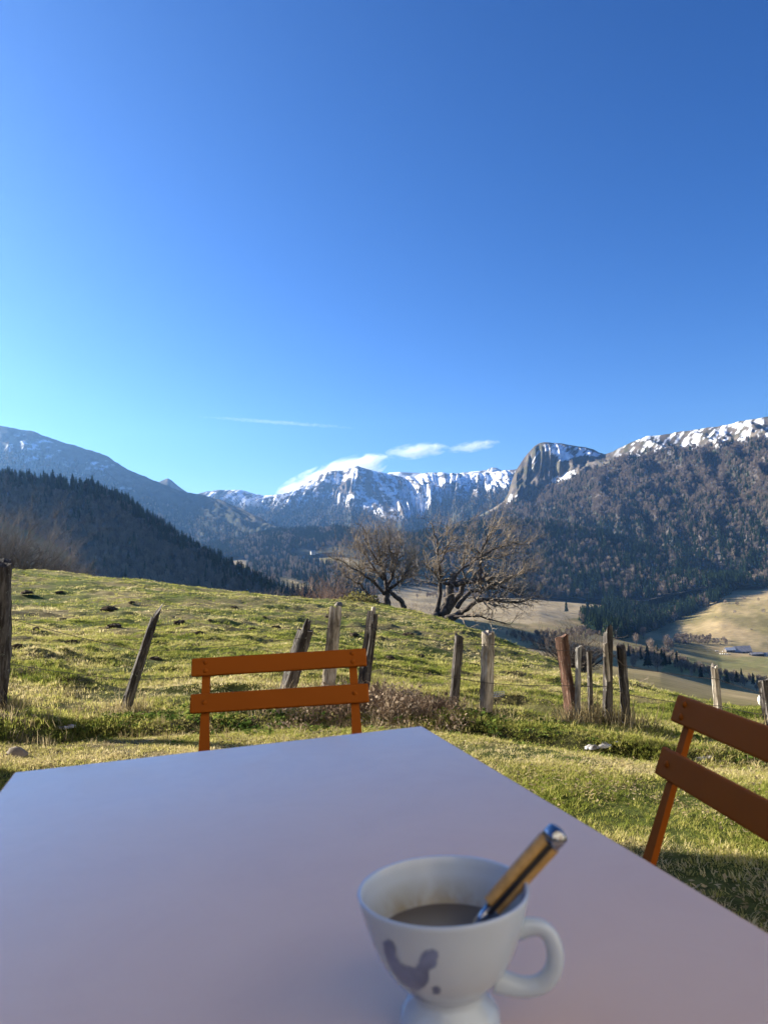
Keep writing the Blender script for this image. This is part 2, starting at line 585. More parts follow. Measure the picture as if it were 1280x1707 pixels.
def mixc(a, b, t):
    return np.asarray(a) * (1 - t[..., None]) + np.asarray(b) * t[..., None]

ROCK = (.115, .095, .08); SNOW = (.86, .87, .90); DRY = (.19, .15, .075); FOREST = (.045, .048, .035); BARE = (.11, .092, .082)
m_mount = mat_tint('mountain_ground', .02, .65, 1.35, .6, 10, scale2=.004)
m_meadow = mat_tint('meadow_ground', .12, .72, 1.28, .3, .6, scale2=.012)

def crestline(L, wob, seed):
    out = []
    for (x0, y0, d0), (x1, y1, d1) in zip(L[:-1], L[1:]):
        n = max(1, int(abs(x1 - x0) / 6))
        for k in range(n):
            t = k / n; x = x0 + (x1 - x0) * t
            out.append((x, y0 + (y1 - y0) * t + wob * float(fbm(np.array(x / 9.0), np.array(seed * 1.7), seed, 3)) * (k > 0), d0 + (d1 - d0) * t))
    out.append(L[-1])
    return out

# ---- valley floor and far meadows
def vw3(px, py, v, G): return ((inpoly(px, py, [(395, 890), (720, 890), (720, 975), (640, 985), (600, 1010), (430, 1010)]) & ~inpoly(px, py, [(455, 963), (480, 965), (525, 980), (515, 1000), (470, 985)]) & ~inpoly(px, py, [(500, 922), (560, 922), (640, 953), (640, 967), (600, 962), (545, 942), (500, 935)])) & (G[..., 1] > 900) & (G[..., 1] < 4200)).astype(float)
def row(d, **k):
    return None
VP = [-700, 0, 300, 480, 600, 700, 800, 900, 1000, 1100, 1200, 1280, 1420, 2000]
def vr(d, ys):
    return [(p, y, d) for p, y in zip(VP, ys)]
VROWS = [
    vr(26, [1330, 1310, 1300, 1290, 1290, 1290, 1290, 1290, 1300, 1310, 1320, 1320, 1340, 1380]),
    vr(60, [1190, 1190, 1190, 1190, 1190, 1190, 1190, 1195, 1205, 1212, 1218, 1222, 1240, 1280]),
    vr(150, [1120, 1110, 1100, 1092, 1092, 1095, 1100, 1115, 1140, 1160, 1176, 1184, 1200, 1240]),
    vr(300, [1090, 1080, 1060, 1050, 1050, 1055, 1062, 1085, 1108, 1120, 1146, 1160, 1185, 1220]),
    vr(430, [1080, 1070, 1060, 1055, 1055, 1060, 1070, 1090, 1110, 1122, 1146, 1158, 1175, 1200]),
    vr(620, [1060, 1040, 1030, 1030, 1035, 1040, 1050, 1068, 1085, 1100, 1125, 1135, 1145, 1160]),
    vr(950, [1030, 1020, 1010, 1005, 1010, 1016, 1028, 1040, 1055, 1075, 1090, 1093, 1098, 1100]),
    vr(1150, [1015, 1010, 1000, 990, 994, 1004, 1014, 1022, 1038, 1058, 1040, 1035, 1030, 1020]),
    vr(1400, [1000, 990, 985, 975, 975, 988, 1000, 1004, 1012, 1028, 995, 988, 980, 970]),
    vr(1700, [980, 970, 965, 962, 958, 972, 988, 994, 1000, 1006, 968, 952, 945, 940]),
    vr(2300, [960, 950, 940, 930, 928, 945, 975, 985, 990, 990, 955, 930, 920, 910]),
    vr(3400, [950, 940, 925, 912, 908, 925, 960, 970, 975, 970, 940, 915, 900, 890]),
    vr(5200, [945, 935, 915, 903, 900, 905, 930, 940, 950, 950, 930, 905, 890, 880]),
]
def vdisp(G, px, v):
    G = G.copy()
    d = G[..., 1]
    G[..., 2] += d * .0035 * fbm(G[..., 0] / 90, G[..., 1] / 140, 21, 4) * sstep(80, 400, d)
    return G
def vtint(G, px, py, v, d):
    x, y = G[..., 0], G[..., 1]
    n = fbm(x / 60, y / 160, 61, 4); n2 = fbm(x / 14, y / 40, 62, 3)
    c = mixc((.19, .155, .062), (.36, .265, .135), sstep(-.5, .5, n + .4 * n2))
    g = inpoly(px, py, [(1100, 1120), (1120, 1090), (1280, 1095), (1400, 1100), (1400, 1150), (1280, 1140)]).astype(float)
    c = mixc(c, (.19, .175, .066), g * sstep(-.4, .5, n2 + .3))
    tan = inpoly(px, py, [(600, 1020), (640, 985), (700, 970), (880, 992), (1015, 995), (1000, 1025), (880, 1040)]).astype(float)
    c = mixc(c, (.36, .28, .165), tan * .8)
    c = mixc(c, FOREST, sstep(1650, 1800, d) * (px > 1090))
    wood = vw3(px, py, v, G) * 1.0
    c = mixc(c, FOREST, wood * .9)
    rough = sstep(1900, 2600, d) * sstep(-.3, .2, n)
    c = mixc(c, FOREST, rough * .9)
    return c
valley = loft('valley', VROWS, -700, 2000, 4, [4, 5, 6, 6, 8, 10, 10, 12, 12, 10, 8, 6], vdisp, vtint, m_meadow, 5,
              label='valley of tan winter meadows below the pasture', cat='valley')

# ---- wooded knoll in mid valley
KC = crestline([(330, 915, 2700), (400, 903, 2700), (450, 890, 2650), (560, 884, 2600), (610, 892, 2400), (690, 897, 2050), (760, 886, 1950), (800, 879, 1900), (850, 876, 1900), (900, 876, 1900), (950, 883, 1900), (1000, 893, 1850), (1040, 906, 1850), (1080, 920, 1800), (1130, 930, 1750), (1160, 941, 1750), (1210, 960, 1750), (1300, 975, 1750)], 1.5, 3)
KF = [(330, 930, 2350), (480, 928, 2300), (560, 920, 2300), (620, 948, 2100), (700, 967, 1600), (800, 985, 1500), (900, 996, 1480), (1000, 1000, 1450), (1070, 1002, 1420), (1150, 985, 1400), (1220, 972, 1450), (1300, 985, 1450)]
def kdisp(G, px, v):
    G = G.copy(); env = np.sin(np.clip(v, 0, 1) * math.pi)
    G[..., 2] += env * 22 * fbm(G[..., 0] / 120, G[..., 1] / 160, 77, 4)
    return G
def ftint(G, px, py, v, d):
    n = fbm(G[..., 0] / 70, G[..., 1] / 70, 81, 4)
    return mixc(FOREST, (.10, .085, .07), sstep(-.2, .5, n))
knoll = loft('wooded_hill', [KF, KC, [(p, y + 18, d + 350) for p, y, d in KC]], 330, 1300, 3, [26, 8], kdisp, ftint, m_mount, 4, 1,
             label='low wooded hill in the middle of the valley', cat='hill')

# ---- near wooded hill on the left, in shade
HC = crestline([(-700, 400, 900), (-450, 470, 900), (-250, 600, 930), (-120, 725, 960), (-30, 795, 955), (0, 800, 950), (60, 806, 940), (110, 812, 930), (160, 822, 920), (205, 838, 900), (230, 858, 890), (255, 873, 880), (290, 898, 860), (330, 921, 840), (380, 948, 810), (430, 975, 780), (480, 1003, 750), (520, 1030, 740), (640, 1100, 720)], 2, 9)  # crest raised beyond the left of the view to throw shade on the hillside
HF = [(-700, 1040, 640), (0, 1025, 560), (130, 1020, 560), (300, 1030, 560), (480, 1050, 560), (640, 1120, 560)]
HM = [(-700, 880, 900), (0, 905, 760), (60, 908, 755), (160, 925, 745), (260, 955, 720), (360, 985, 690), (480, 1022, 670), (640, 1112, 650)]
def hdisp(G, px, v):
    G = G.copy(); env = np.sin(np.clip(v / 2, 0, 1) * math.pi)
    G[..., 2] += env * 9 * fbm(G[..., 0] / 60, G[..., 1] / 90, 87, 4)
    return G
MEADOW_H = [(-60, 858), (15, 873), (60, 888), (110, 918), (140, 955), (60, 975), (-60, 960)]
def htint(G, px, py, v, d):
    c = ftint(G, px, py, v, d)
    return mixc(c, (.12, .125, .05), inpoly(px, py, MEADOW_H).astype(float))
lhill = loft('wooded_hillside', [HF, HM, HC, [(p, y + 25, d + 300) for p, y, d in HC]], -700, 640, 3, [16, 18, 6], hdisp, htint, m_mount, 5, 2,
             label='dark wooded hill in shadow at the left, spruces along its top', cat='hill')

# ---- long mountain on the left with a few snow patches
MC = crestline([(-700, 690, 4300), (-200, 703, 4100), (0, 711, 3900), (50, 718, 3900), (100, 735, 3850), (135, 746, 3850), (170, 757, 3800), (182, 762, 3800), (200, 775, 3750), (230, 790, 3700), (262, 805, 3700), (310, 822, 3650), (340, 827, 3550), (370, 836, 3450), (400, 849, 3350), (430, 862, 3250), (470, 881, 3150), (520, 902, 3000), (600, 925, 2900)], 1.2, 13)
MM = [(-700, 830, 3500), (0, 805, 3350), (100, 815, 3350), (200, 840, 3300), (300, 865, 3250), (400, 885, 3050), (470, 900, 2900), (520, 912, 2850), (600, 935, 2750)]
MF = [(-700, 950, 2700), (0, 940, 2600), (300, 945, 2550), (480, 932, 2600), (600, 945, 2600)]
def mdisp(G, px, v):
    G = G.copy(); env = np.clip(np.sin(np.clip(v / 2, 0, 1) * math.pi) + .15 * (v > 1.5), 0, 1)
    g = ridged(px / 42 + v * 1.4, v * 1.1, 91, 4)
    G[..., 2] += env * (85 * (g - .5) + 25 * fbm(px / 12, v * 9, 93, 3))
    G[..., 1] += env * 120 * (g - .5)
    return G
def mtint(G, px, py, v, d):
    n = fbm(px / 14, py / 14, 95, 4); n2 = fbm(px / 13 + py / 9, py / 3.2 - px / 16, 96, 3)
    crest = np.interp(px, [q[0] for q in MC], [q[1] for q in MC])
    dep = py - crest
    lim = np.interp(px, [0, 60, 150, 220, 300, 480], [55, 55, 45, 30, 12, 5]) + 14 * n
    f = sstep(-6, 8, dep - lim)
    c = mixc((.085, .075, .055), FOREST, f * .95)
    sn = (sstep(.22, .34, n2) * sstep(2, 7, dep) * (1 - f) * (px < 225) * sstep(-.25, .05, fbm(px / 40, py / 25, 99, 2)))
    return mixc(c, SNOW, np.clip(sn, 0, 1))
lmount = loft('mountain', [MF, MM, MC, [(p, y + 14, d + 700) for p, y, d in MC]], -700, 600, 2.5, [20, 50, 5], mdisp, mtint, m_mount, 6, 2,
              label='long dark mountain at the left with thin snow patches near its crest', cat='mountain')
PKC = crestline([(225, 825, 4700), (250, 812, 4700), (262, 805, 4700), (270, 801, 4700), (280, 797, 4700), (287, 801, 4700), (296, 809, 4700), (310, 819, 4700), (330, 832, 4700)], .5, 5)
def ptint(G, px, py, v, d):
    return mixc(ROCK, FOREST, sstep(-.3, .4, fbm(px / 8, py / 8, 7, 3)))
peak = loft('rocky_peak', [[(p, y + 55 + .5 * abs(p - 280), d - 500) for p, y, d in PKC], PKC, [(p, y + 40, d + 400) for p, y, d in PKC]], 225, 330, 2, [14, 8], None, ptint, m_mount, 2, 1,
            label='small pointed rock peak rising behind the left mountain', cat='mountain')

# ---- snow streaked mountain in the centre
SC = crestline([(290, 835, 5600), (330, 824, 5600), (346, 819, 5600), (366, 817, 5600), (405, 818, 5600), (425, 824, 5600), (450, 826, 5550), (482, 822, 5500), (505, 809, 5450), (520, 800, 5400), (540, 789, 5350), (560, 784, 5300), (585, 781, 5300), (596, 778, 5300), (606, 781, 5300), (620, 785, 5300), (640, 789, 5350), (662, 794, 5400), (690, 795, 5400), (708, 789, 5350), (730, 788, 5350), (760, 790, 5350), (790, 789, 5300), (810, 787, 5300), (840, 785, 5250), (870, 781, 5200), (930, 775, 5200)], 1.6, 21)
SMx = [(290, 862, 4900), (400, 855, 4900), (470, 850, 4800), (540, 835, 4750), (600, 838, 4700), (660, 845, 4750), (720, 838, 4700), (800, 832, 4700), (930, 830, 4600)]
SF = [(290, 905, 4000), (480, 900, 3900), (600, 905, 3700), (700, 910, 3600), (800, 905, 3500), (930, 900, 3500)]
def sdisp(G, px, v):
    G = G.copy(); env = np.where(v < 2, np.clip(np.sin(np.clip(v / 2, 0, 1) * math.pi) * 1.1 + .10, 0, 1), .1)
    lean = np.interp(px, [470, 595, 660, 760, 860], [34, 5, -30, 10, -10])
    g = ridged((px + lean * (2 - v)) / 11, v * 1.1, 101, 5)
    big = ridged((px + lean * (2 - v) * 1.4) / 62, v * .5 + 3, 105, 2)
    G[..., 2] += env * (60 * (g - .5) + 70 * (big - .6))
    G[..., 1] += -env * (190 * (g - .5) + 260 * (big - .6))
    return G
def stint(G, px, py, v, d):
    lean = np.interp(px, [470, 595, 660, 760, 860], [34, 5, -30, 10, -10])
    g = ridged((px + lean * (2 - v)) / 11, v * 1.1, 101, 5)
    fine = fbm((px + lean * (2 - v)) / 3.4, v * 6, 107, 3); med = fbm(px / 30, py / 22, 109, 3)
    lim = np.interp(px, [300, 360, 440, 470, 540, 600, 640, 680, 705, 720, 740, 780, 830, 860], [836, 842, 852, 846, 838, 850, 862, 868, 862, 836, 832, 828, 820, 812])
    cov = np.interp(px, [300, 360, 400, 440, 500, 550, 600, 650, 690, 720, 800, 860], [-.1, .25, .35, .6, .42, .2, .18, .35, .6, .6, .5, .4])
    s = sstep(.0, .2, cov + 1.1 * (.55 - g) + 1.0 * fine + .35 * med + .5 * fbm(px / 24 + py / 30, py / 2.6, 119, 2) + .45 * fbm(px / 7 - py / 6, py / 9 + px / 20, 133, 3) - .2)
    edge = sstep(8, -10, py - lim + 14 * fine + 8 * med)
    c = mixc(ROCK, FOREST, sstep(-4, 12, py - lim + 8 * med))
    return mixc(c, SNOW, s * edge)
smount = loft('snowy_mountain', [SF, SMx, SC, [(p, y + 16, d + 700) for p, y, d in SC]], 290, 930, 1.6, [22, 64, 5], sdisp, stint, m_mount, 5, 2,
              label='snow streaked rocky mountain closing the valley in the centre', cat='mountain')
BRC = crestline([(640, 794, 6300), (648, 788, 6300), (665, 787, 6300), (690, 788, 6300), (705, 789, 6300), (760, 791, 6300), (770, 788, 6300), (800, 785, 6300), (812, 783, 6300), (819, 779, 6300), (828, 780, 6300), (836, 784, 6300), (850, 786, 6300), (870, 790, 6300)], .4, 4)
back = loft('distant_ridge', [[(p, y + 30, d - 400) for p, y, d in BRC], BRC, [(p, y + 20, d + 300) for p, y, d in BRC]], 640, 870, 2, [8, 4], None,
            lambda G, px, py, v, d: mixc((.09, .08, .075), SNOW, sstep(.05, .3, fbm(px / 12, py / 2.5, 14, 3) + .1)), m_mount, 1, 1,
            label='far rocky ridge just showing behind the snowy mountain', cat='mountain')

# ---- cliff headland and long forested ridge on the right
EC = crestline([(620, 915, 3300), (680, 900, 3250), (740, 882, 3200), (790, 864, 3150), (820, 850, 3100), (838, 838, 3050), (846, 825, 3020), (852, 805, 3000), (858, 788, 3000), (866, 775, 3000), (874, 763, 3000), (882, 754, 3000), (890, 745, 3000), (898, 740, 3000), (906, 738, 3000), (930, 740, 3000), (950, 743, 3000), (975, 746, 3000), (988, 749, 2990), (998, 755, 2980), (1008, 758, 2950), (1020, 754, 2900), (1030, 748, 2880), (1045, 742, 2850), (1060, 735, 2820), (1075, 729, 2800), (1100, 725, 2780), (1150, 718, 2750), (1200, 710, 2700), (1250, 700, 2650), (1280, 694, 2620), (1450, 665, 2550), (2000, 620, 2400)], .9, 25)
EK = [(620, 925, 3000), (740, 892, 2950), (820, 862, 2880), (845, 850, 2850), (866, 838, 2830), (885, 822, 2830), (905, 812, 2830), (940, 800, 2830), (985, 790, 2780), (1010, 788, 2700), (1060, 778, 2600), (1150, 768, 2500), (1280, 748, 2380), (1450, 720, 2300), (2000, 700, 2200)]
EM = [(620, 935, 2600), (760, 905, 2500), (860, 885, 2400), (960, 862, 2300), (1060, 850, 2200), (1150, 842, 2100), (1280, 828, 2000), (1450, 810, 1950), (2000, 800, 1850)]
EF = [(620, 960, 2100), (760, 985, 2000), (900, 1005, 1950), (1000, 1005, 1850), (1100, 1000, 1750), (1180, 985, 1650), (1280, 970, 1600), (1450, 960, 1550), (2000, 950, 1500)]
EB = [(p, y + 25, d + 600) for p, y, d in EC]
def edisp(G, px, v):
    G = G.copy(); env = np.where(v < 3, np.clip(np.sin(np.clip(v / 3, 0, 1) * math.pi) + .08, 0, 1), .08)
    g = ridged((px - 60 * (3 - v)) / 85, v * .8, 111, 3)
    G[..., 2] += env * (75 * (g - .55) + 22 * fbm(px / 14, v * 6, 113, 3))
    G[..., 1] += -env * 130 * (g - .55)
    cl = sstep(845, 862, px) * sstep(1000, 950, px) * sstep(1.9, 2.2, v) * sstep(3.0, 2.85, v)
    G[..., 1] += -cl * 70 * (ridged(px / 7, v * .6, 117, 3) - .5)
    return G
def etint(G, px, py, v, d):
    crest = np.interp(px, [q[0] for q in EC], [q[1] for q in EC]); dep = py - crest
    n = fbm(px / 20, py / 20, 121, 4); fine = fbm(px / 4.5 + py / 6, py / 9 - px / 30, 123, 3)
    lim = np.interp(px, [620, 840, 862, 900, 950, 1000, 1020, 1060, 1120, 1180, 1250, 1400], [-5, 5, 55, 72, 52, 20, 14, 26, 30, 32, 34, 36]) + 9 * n
    f = sstep(-5, 6, dep - lim)
    rock = mixc((.14, .115, .09), (.075, .065, .06), sstep(-.3, .3, fine))
    rock = mixc(rock, (.085, .08, .05), sstep(.0, .35, fbm(px / 9, py / 5, 127, 4)))
    c = mixc(rock, mixc(FOREST, BARE, sstep(-.3, .4, n)), f)
    cap = inpoly(px, py, [(903, 742), (925, 740), (975, 748), (1000, 757), (995, 762), (975, 758), (955, 764), (935, 768), (925, 758), (905, 750)]).astype(float)
    sn = cap * sstep(-.35, -.05, fine + .3 * n)
    led = inpoly(px, py, [(918, 798), (940, 790), (958, 784), (960, 790), (945, 798), (922, 806)]).astype(float) * sstep(-.25, 0, fine)
    led = np.maximum(led, inpoly(px, py, [(840, 838), (850, 826), (862, 826), (852, 836), (838, 846)]) * sstep(-.1, .2, fine))
    led = np.maximum(led, inpoly(px, py, [(884, 775), (896, 752), (903, 748), (893, 770), (884, 788)]) * sstep(-.05, .2, fine))
    top = sstep(1012, 1062, px) * (1 - f) * sstep(-.12, .18, fine * 1.3 + .5 * n + sstep(16, 2, dep) * .24 - .2 + np.clip((px - 1200) / 900, 0, .15))
    return mixc(c, SNOW, np.clip(np.maximum(np.maximum(sn, led), top), 0, 1))
ridge = loft('forested_ridge', [EF, EM, EK, EC, EB], 620, 2000, 2.2, [26, 26, 30, 4], edisp, etint, m_mount, 4, 3,
             label='cliff headland and long forested ridge on the right, snow along the crest', cat='mountain')

# ------------------------------------------------------------------ tree models (meshes shared by copies)
m_spruce = mat_leaf('spruce_needles', [(0, (.012, .022, .012)), (.5, (.022, .038, .018)), (1, (.040, .060, .025))], .1)
m_spruce_trunk = mat_plain('spruce_bark', (.07, .055, .045), .9, .1, .3, 2)
m_fbare = mat_leaf('forest_twigs', [(0, (.135, .108, .085)), (.5, (.20, .158, .122)), (1, (.27, .215, .16))], .15)
m_bare = mat_leaf('bare_twigs', [(0, (.15, .118, .10)), (.5, (.235, .185, .15)), (1, (.33, .265, .21))], .15)

def spruce_crown(seed, tiers=8, spokes=9):
    r = random.Random(seed); mb = MB()
    for t in range(tiers):
        f = t / tiers
        z1 = .10 + .90 * f; rad = .19 * (1 - f) ** .85 + .012
        top = z1 + .22 * (1 - .5 * f)
        base = len(mb.v)
        mb.v.append((0, 0, min(top, 1.0)))
        off = r.random() * 6.28
        for k in range(spokes * 2):
            a = off + math.pi * k / spokes
            rr = rad * (r.uniform(.8, 1.2) if k % 2 == 0 else r.uniform(.35, .55))
            z = z1 - (.03 if k % 2 == 0 else -.01) * r.uniform(.5, 1.4)
            mb.v.append((rr * math.cos(a), rr * math.sin(a), z))
        n = spokes * 2
        for k in range(n):
            mb.f.append((base, base + 1 + k, base + 1 + (k + 1) % n))
    return mb
def spruce_trunk():
    mb = MB(); mb.tube([(0, 0, -.03), (0, 0, .5), (0, 0, .98)], [.014, .009, .002], 5)
    return mb
def bare_crown(seed, n=260, w=.012, squat=1.0, z0=.22):
    r = random.Random(seed); mb = MB()
    for k in range(n):
        a = r.uniform(0, 6.283); u = r.uniform(-.9, 1) ; s = math.sqrt(1 - min(1, u * u)); q = r.uniform(.25, 1) ** .6
        tip = Vector((.30 * squat * q * s * math.cos(a), .30 * squat * q * s * math.sin(a), z0 + .40 + .38 * q * u))
        root = Vector((tip.x * r.uniform(.3, .75), tip.y * r.uniform(.3, .75), tip.z - r.uniform(.08, .2)))
        d = (tip - root); sd = d.cross(Vector((r.uniform(-1, 1), r.uniform(-1, 1), r.uniform(-1, 1)))).normalized() * w * r.uniform(.5, 1.2)
        b = len(mb.v)
        mb.v += [tuple(root - sd), tuple(root + sd), tuple(tip)]
        mb.f.append((b, b + 1, b + 2))
    return mb
def bare_trunk(seed):
    r = random.Random(seed + 99); mb = MB()
    mb.tube([(0, 0, -.02), (.005, 0, .25), (r.uniform(-.02, .02), 0, .6)], [.018, .014, .006], 5)
    for k in range(6):
        a = k * 1.05 + r.random(); z = r.uniform(.2, .45)
        mb.tube([(0, 0, z), (.08 * math.cos(a), .08 * math.sin(a), z + .15), (.17 * math.cos(a), .17 * math.sin(a), z + .33)], [.010, .006, .003], 3, False)
    return mb
SPR_C = [spruce_crown(i, 8 + i % 2, 8 + i % 3).mesh('spruce_crown') for i in range(3)]
SPR_T = spruce_trunk().mesh('spruce_trunk')
BAR_C = [bare_crown(i).mesh('bare_crown') for i in range(3)]
BAR_T = [bare_trunk(i).mesh('bare_trunk') for i in range(3)]
BSH_C = [bare_crown(20 + i, 200, .02, 1.6, .1).mesh('bush_crown') for i in range(2)]
for m in SPR_C: m.materials.append(m_spruce)
SPR_T.materials.append(m_spruce_trunk)
for m in BAR_C + BSH_C: m.materials.append(m_bare)
for m in BAR_T: m.materials.append(m_spruce_trunk)
def joined(a, b, name, ma, mb_):
    me = bpy.data.meshes.new(name)
    na = len(a.v)
    me.from_pydata(a.v + b.v, [], a.f + [tuple(i + na for i in f) for f in b.f])
    me.materials.append(ma); me.materials.append(mb_)
    mi = np.zeros(len(me.polygons), np.int32); mi[len(a.f):] = 1
    me.polygons.foreach_set('material_index', mi)
    me.update()
    return me
F_SPR = [joined(spruce_crown(10 + i, 7, 7), spruce_trunk(), 'forest_spruce', m_spruce, m_spruce_trunk) for i in range(3)]
F_BAR = [joined(bare_crown(30 + i, 170, .020), bare_trunk(i), 'forest_bare_tree', m_fbare, m_spruce_trunk) for i in range(3)]

def forest(name, parts, label):
    P = np.concatenate([p for p, _, _ in parts]); H = np.concatenate([h for _, h, _ in parts]); K = np.concatenate([k for _, _, k in parts])
    n = len(P)
    rot = np.zeros((n, 3)); rot[:, 2] = rng.random(n) * 6.28
    idx = K * 3 + rng.integers(0, 3, n)
    wid = H * rng.uniform(.8, 1.25, n)
    scatter(name, P, rot, np.stack([wid, wid, H], -1), idx, F_SPR + F_BAR, label, 'forest')
def trees(L, n, mask, hs, mixf, hb=None):
    P = pick(L, n, mask)
    px, py, d = proj(P)
    k = (rng.random(n) > mixf(px, py, P)).astype(int)          # 0 spruce, 1 bare
    H = rng.uniform(hs[0], hs[1], n)
    H = np.where(k == 1, H * .8, H)
    return P, H, k
one = lambda v: (lambda px, py, P: np.full(px.shape, v))
vis = lambda px, py: ((px > -260) & (px < 1560)).astype(float)
# right ridge
def ridge_mask(px, py, v, G):
    crest = np.interp(px, [q[0] for q in EC], [q[1] for q in EC]); dep = py - crest
    lim = np.interp(px, [620, 840, 862, 900, 950, 1000, 1020, 1060, 1120, 1180, 1250, 1400], [0, 5, 58, 78, 58, 24, 14, 26, 30, 32, 34, 36])
    return vis(px, py) * (v < 3) * sstep(-4, 8, dep - lim + 8 * fbm(px / 9, py / 9, 5, 2))
def ridge_mix(px, py, P):
    low = sstep(820, 930, py)
    return np.clip(.14 + .62 * low + .5 * fbm(px / 28, py / 22, 131, 3) + .25 * fbm(px / 8, py / 8, 137, 2), .02, .97)
forest('ridge_forest', [trees(ridge, 26000, ridge_mask, (13, 23), ridge_mix)], 'mixed forest of bare trees and spruces on the right ridge')
# knoll
def knoll_mask(px, py, v, G):
    fld = inpoly(px, py, [(485, 916), (575, 912), (640, 950), (600, 975), (560, 970), (490, 930)])
    return (v < 1.25) * np.where(fld, .03, 1)
forest('knoll_forest', [trees(knoll, 9500, knoll_mask, (17, 27), lambda px, py, P: np.clip(.62 + .7 * fbm(px / 30, py / 12, 141, 3), .04, .97))], 'dense forest of dark spruces on the low hill in the valley')
# left hill
def lh_mask(px, py, v, G):
    return (v < 2.1) * (v > .05) * np.where(inpoly(px, py, MEADOW_H), 0, 1) * (px > -330)
forest('shadowed_forest', [trees(lhill, 5200, lh_mask, (11, 18), lambda px, py, P: np.clip(.08 + .75 * sstep(26, 8, py - np.interp(px, [q[0] for q in HC], [q[1] for q in HC])) + .2 * fbm(px / 30, py / 20, 151, 2), 0, .9))],
       'shadowed forest of bare trees covering the left hill')
# central and left mountains, lower slopes
def cm_mask(px, py, v, G):
    lim = np.interp(px, [300, 360, 440, 470, 540, 600, 640, 680, 705, 720, 740, 780, 830, 860], [836, 842, 852, 846, 838, 850, 862, 868, 862, 836, 832, 828, 820, 812])
    return (v < 1.8) * sstep(-12, 14, py - lim + 10 * fbm(px / 10, py / 10, 3, 2)) * (py < 905)
forest('far_forest', [trees(smount, 9000, cm_mask, (14, 24), one(.5)),
                      trees(lmount, 9000, lambda px, py, v, G: vis(px, py) * (v < 2) * sstep(25, 60, py - np.interp(px, [q[0] for q in MC], [q[1] for q in MC])), (12, 22), one(.45))],
       'far blue forest along the foot of the mountains')
# valley woods
STAND = [(985, 1058), (1035, 1068), (1090, 1052), (1150, 1026), (1200, 1002), (1238, 974), (1250, 940), (1180, 930), (1120, 955), (1060, 985), (1010, 1000), (1000, 1030), (965, 1035)]
def vw1(px, py, v, G): return (inpoly(px, py, STAND) & (G[..., 1] < 1750)).astype(float)
def vw2(px, py, v, G): return (inpoly(px, py, [(1205, 985), (1240, 970), (1300, 978), (1500, 975), (1500, 900), (1240, 900), (1150, 930)]) & (G[..., 1] < 2500)).astype(float)
forest('valley_wood', [trees(valley, 4200, vw1, (17, 26), lambda px, py, P: np.clip(.86 + .5 * fbm(px / 25, py / 15, 161, 2), 0, 1)),
                       trees(valley, 4200, vw2, (15, 24), lambda px, py, P: np.clip(.15 + .4 * fbm(px / 30, py / 20, 163, 2), 0, 1)),
                       trees(valley, 7000, vw3, (16, 25), lambda px, py, P: np.clip(.7 + .5 * fbm(px / 30, py / 20, 167, 2), 0, 1)),
                       trees(valley, 500, lambda px, py, v, G: inpoly(px, py, [(690, 998), (760, 988), (880, 990), (1010, 992), (1010, 1001), (880, 998), (760, 1000)]).astype(float), (9, 16), one(.1)),
                       trees(valley, 330, lambda px, py, v, G: (inpoly(px, py, [(1040, 1108), (1110, 1112), (1180, 1136), (1300, 1158), (1300, 1140), (1180, 1122), (1100, 1085), (1040, 1085)]) & (G[..., 1] > 400)).astype(float), (4, 9), one(.04)),
                       trees(valley, 160, lambda px, py, v, G: inpoly(px, py, [(1120, 1075), (1210, 1078), (1205, 1068), (1120, 1062)]).astype(float), (5, 10), one(.0)),
                       trees(valley, 260, lambda px, py, v, G: inpoly(px, py, [(840, 1062), (930, 1058), (980, 1045), (1000, 1060), (900, 1085)]).astype(float), (4, 9), one(.1)),
                       ], 'mixed woods along the valley bottom and its meadow edges')

# single trees one can tell apart
m_counter = {}
def single(kind, P, h, label, group):
    P = np.asarray(P)
    nm = 'spruce_tree' if kind == 's' else ('bare_tree' if kind == 'b' else 'bare_bush')
    t = empty(nm, P, (0, 0, random.uniform(0, 6.28)))
    wd = random.uniform(.9, 1.25)
    t.scale = (h * wd, h * wd, h)
    tag(t, label, 'tree' if kind != 'u' else 'bush', group)
    if kind == 's':
        link('trunk', SPR_T, None, t); link('crown', random.choice(SPR_C), None, t)
    elif kind == 'b':
        link('trunk', random.choice(BAR_T), None, t); link('crown', random.choice(BAR_C), None, t)
    else:
        link('crown', random.choice(BSH_C), None, t)
    return t
ORD = ['first', 'second', 'third', 'fourth', 'fifth', 'sixth', 'seventh', 'eighth', 'ninth', 'tenth', 'eleventh', 'twelfth', 'thirteenth']
def ordinals(lst):
    return [(ORD[i],) + tuple(q) for i, q in enumerate(sorted(lst))]
def valley_tree(kind, px, py, hpx, label, group=None):
    P = land_at(valley, px, py)
    d = proj(P[None])[2][0]
    single(kind, P, hpx * d / FPX, label, group)
valley_tree('s', 945, 1022, 23, 'lone dark spruce standing in the tan valley field')
G1 = 'spruces of the valley row behind the near meadow'
for od, px, py, h in ordinals([(1047, 1096, 24), (1068, 1101, 24), (1079, 1113, 40), (1090, 1106, 24), (1102, 1113, 32), (1106, 1110, 27), (1117, 1108, 16), (1126, 1108, 25), (1055, 1098, 18), (1040, 1090, 18), (1096, 1108, 18), (1135, 1110, 12), (1141, 1112, 13)]):
    valley_tree('s', px, py, h, od + ' dark spruce from the left in the tree row behind the near meadow', G1)
G2 = 'small spruces in the hedgerow'
for od, px, py, h in ordinals([(1169, 1131, 23), (1210, 1141, 21), (1226, 1138, 22), (1237, 1135, 22)]):
    valley_tree('s', px, py, h, od + ' small dark spruce from the left in the hedgerow below the barn', G2)
G3 = 'bare trees of the valley row'
